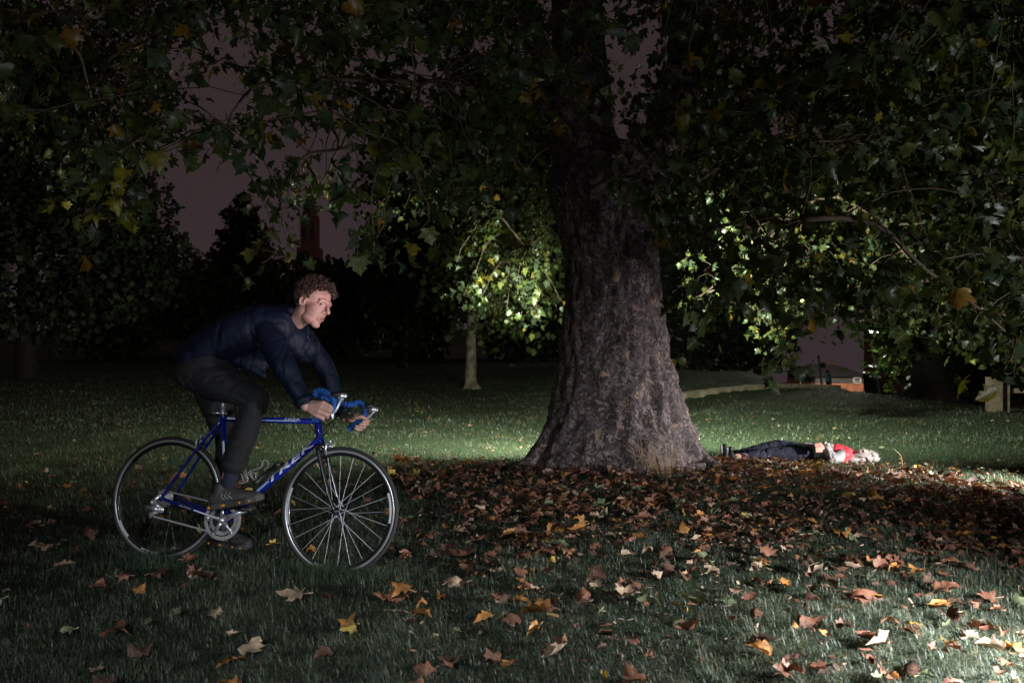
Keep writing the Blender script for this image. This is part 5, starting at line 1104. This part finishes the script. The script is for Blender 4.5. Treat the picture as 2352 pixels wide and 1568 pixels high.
# ------------------------------------------------------------------ figure lying on the grass
M_navy = mat('navy_cloth', (0.009, 0.012, 0.030), .85, bump=.3, bscale=60, var=.2)
M_grey = mat('pale_grey_jacket', (0.30, 0.295, 0.30), .75, bump=.3, bscale=60, var=.12)
M_redc = mat('red_cloth', (0.55, 0.03, 0.05), .7, bump=.2, bscale=60)
ly = empty('person', (P(1840, 1050, 8.8).x, 8.8, g1(P(1840, 1050, 8.8).x, 8.8))); bpy.context.view_layer.update(); tag(ly, 'person lying on their back in navy trousers and grey and red jacket', 'person')
def lp(o, par=None): bpy.context.view_layer.update(); return child(o, par or ly)
G = lambda px, Y, h: Vector((xx(px, Y), Y, g1(xx(px, Y), Y) + h - .045))
hip, che, nek, hed = G(1840, 8.80, .14), G(1905, 8.72, .15), G(1945, 8.66, .13), G(1975, 8.6, .13)
k1, k2 = G(1770, 8.78, .13), G(1785, 9.0, .21); f1, f2 = G(1690, 8.75, .08), G(1680, 8.98, .09)
hand = G(1877, 8.62, .245); el1 = G(1912, 8.50, .10); sh1 = G(1938, 8.55, .15)
b = MB(); chain(b, [hip, che, nek, hed], [.085, .095, .055, .09]); chain(b, [hip + Vector((0, -.07, 0)), k1, f1], [.08, .055, .04]); chain(b, [hip + Vector((0, .09, 0)), k2, f2], [.08, .055, .04])
chain(b, [sh1, el1, hand + Vector((.06, 0, -.01))], [.05, .04, .028]); chain(b, [sh1 + Vector((0, .3, 0)), G(1905, 8.98, .1), G(1880, 8.85, .22)], [.05, .04, .028])
for i in range(4):
    o_ = Vector((-.02 + .021 * i, 0, 0)); cap(b, hand + Vector((.03, 0, .015)), .02, hand + o_ + Vector((-.02, -.03, .012)), .011); chain(b, [hand + o_ + Vector((-.02, -.03, .012)), hand + o_ + Vector((-.022, -.065, -.02)), hand + o_ + Vector((-.022, -.075, -.06))], [.011, .0105, .009])
chain(b, [hand + Vector((.04, 0, 0)), hand + Vector((.05, -.04, -.01)), hand + Vector((.035, -.07, -.03))], [.016, .012, .009])
lb = lp(link('body', remesh(b, .007, 2), M_skin))
b = MB(); chain(b, [hip + Vector((.12, 0, 0)), hip + Vector((0, -.06, 0)), k1, f1 + (k1 - f1) * .15], [.10, .105, .078, .050]); chain(b, [hip + Vector((0, .09, .01)), k2, f2 + (k2 - f2) * .1], [.10, .078, .052]); lp(link('trousers', remesh(b, .012, 3, wr=.018, wscale=7), M_navy))
b = MB(); chain(b, [hip + Vector((.04, 0, .02)), hip + Vector((.11, 0, .01)), che, che + (nek - che) * .6], [.108, .118, .128, .115]); chain(b, [sh1, el1, hand + Vector((.09, 0, .0))], [.075, .06, .045]); chain(b, [sh1 + Vector((0, .3, 0)), G(1905, 8.98, .12), G(1885, 8.85, .21)], [.075, .06, .045]); lp(link('jacket', remesh(b, .011, 3, wr=.016, wscale=8, seed=4), M_grey))
b = MB(); chain(b, [che + (nek - che) * .35, che + (nek - che) * .9], [.131, .112]); cap(b, sh1 + Vector((.02, 0, 0)), .078, sh1 + Vector((-.05, -.01, -.02)), .073); lp(link('shoulder_panel', remesh(b, .011, 3, wr=.016, wscale=8, seed=4), M_redc))
for f_, d_ in ((f1, -.05), (f2, .03)):
    b = MB(); chain(b, [f_ + Vector((-.01, 0, -.01)), f_ + Vector((-.06, 0, .0)), f_ + Vector((-.072, d_, .10))], [.045, .042, .030]); o_ = lp(link('shoe', remesh(b, .008, 2), M_black))
    b = MB(); chain(b, [f_ + Vector((-.10, 0, -.01)), f_ + Vector((-.103, d_, .10))], [.022, .018]); lp(link('sole', remesh(b, .008, 2), mat('white_rubber', (.6, .62, .65), .5)), o_)
# crumpled clear plastic over the head
b = MB(); ell(b, hed + Vector((.04, 0, .01)), (.185, .12, .082)); ell(b, hed + Vector((-.10, 0, -.02)), (.12, .12, .07)); ell(b, hed + Vector((.02, -.04, .06)), (.07, .06, .05)); bm_ = remesh(b, .010, 2, wr=.034, wscale=8, seed=9)
pl_ = mat('crumpled_plastic', (0.50, 0.45, 0.42), .22, trans=.45, coat=.3, bump=.4, bscale=30)
tag(link('plastic_bag', bm_, pl_), 'crumpled pale plastic bag covering the head of the lying figure', 'bag')

# ------------------------------------------------------------------ far walker
wk = Vector((xx(1901, 50), 50, g1(xx(1901, 50), 50))); wa = empty('person', wk); bpy.context.view_layer.update(); tag(wa, 'distant walker in pale blue jacket on the path beyond the crest', 'person')
def wp_(o): bpy.context.view_layer.update(); return child(o, wa)
ht = P(0, 850, 50).z - wk.z; s = ht / 1.75; q = lambda x, y, z: wk + Vector((x, y, z)) * s
b = MB(); ell(b, q(-.03, 0, 1.63), (.10, .085, .12)); cap(b, q(-.12, 0, 1.62), .02, q(-.13, 0, 1.60), .02); chain(b, [q(0, 0, 1.5), q(.02, 0, 1.3), q(.02, 0, .95)], [.055, .14, .13]); chain(b, [q(0, -.08, .92), q(-.10, -.08, .5), q(-.16, -.08, .08), q(-.27, -.08, .04)], [.085, .06, .045, .04]); chain(b, [q(.02, .08, .92), q(.08, .08, .5), q(.25, .08, .12), q(.16, .08, .05)], [.085, .06, .045, .04]); chain(b, [q(.03, -.2, 1.42), q(.06, -.24, 1.15), q(-.14, -.22, 1.03)], [.05, .04, .035]); chain(b, [q(.03, .2, 1.42), q(.10, .24, 1.15), q(.0, .22, .95)], [.05, .04, .035]); wp_(link('body', remesh(b, .02, 1), M_skin))
b = MB(); chain(b, [q(.03, 0, 1.44), q(.05, 0, 1.2), q(.09, 0, .90)], [.17, .18, .18]); chain(b, [q(.03, -.2, 1.42), q(.07, -.26, 1.15), q(-.09, -.22, 1.04)], [.085, .07, .055]); cap(b, q(.03, .2, 1.42), .085, q(.10, .25, 1.12), .07); wp_(link('jacket', remesh(b, .025, 2), mat('pale_blue_jacket', (.30, .62, .78), .7)))
b = MB(); chain(b, [q(.02, -.08, .95), q(-.10, -.08, .5), q(-.15, -.08, .12)], [.12, .09, .06]); chain(b, [q(.03, .08, .95), q(.08, .08, .5), q(.24, .08, .16)], [.12, .09, .06]); wp_(link('trousers', remesh(b, .025, 2), M_navy))
b = MB(); ell(b, q(.01, 0, 1.67), (.12, .105, .12)); wp_(b.build('hair', M_hair))
for x, y in ((-.2, -.08), (.2, .08)): b = MB(); cap(b, q(x + .06, y, .06), .05, q(x - .12, y, .045), .04); wp_(b.build('shoe', M_black))
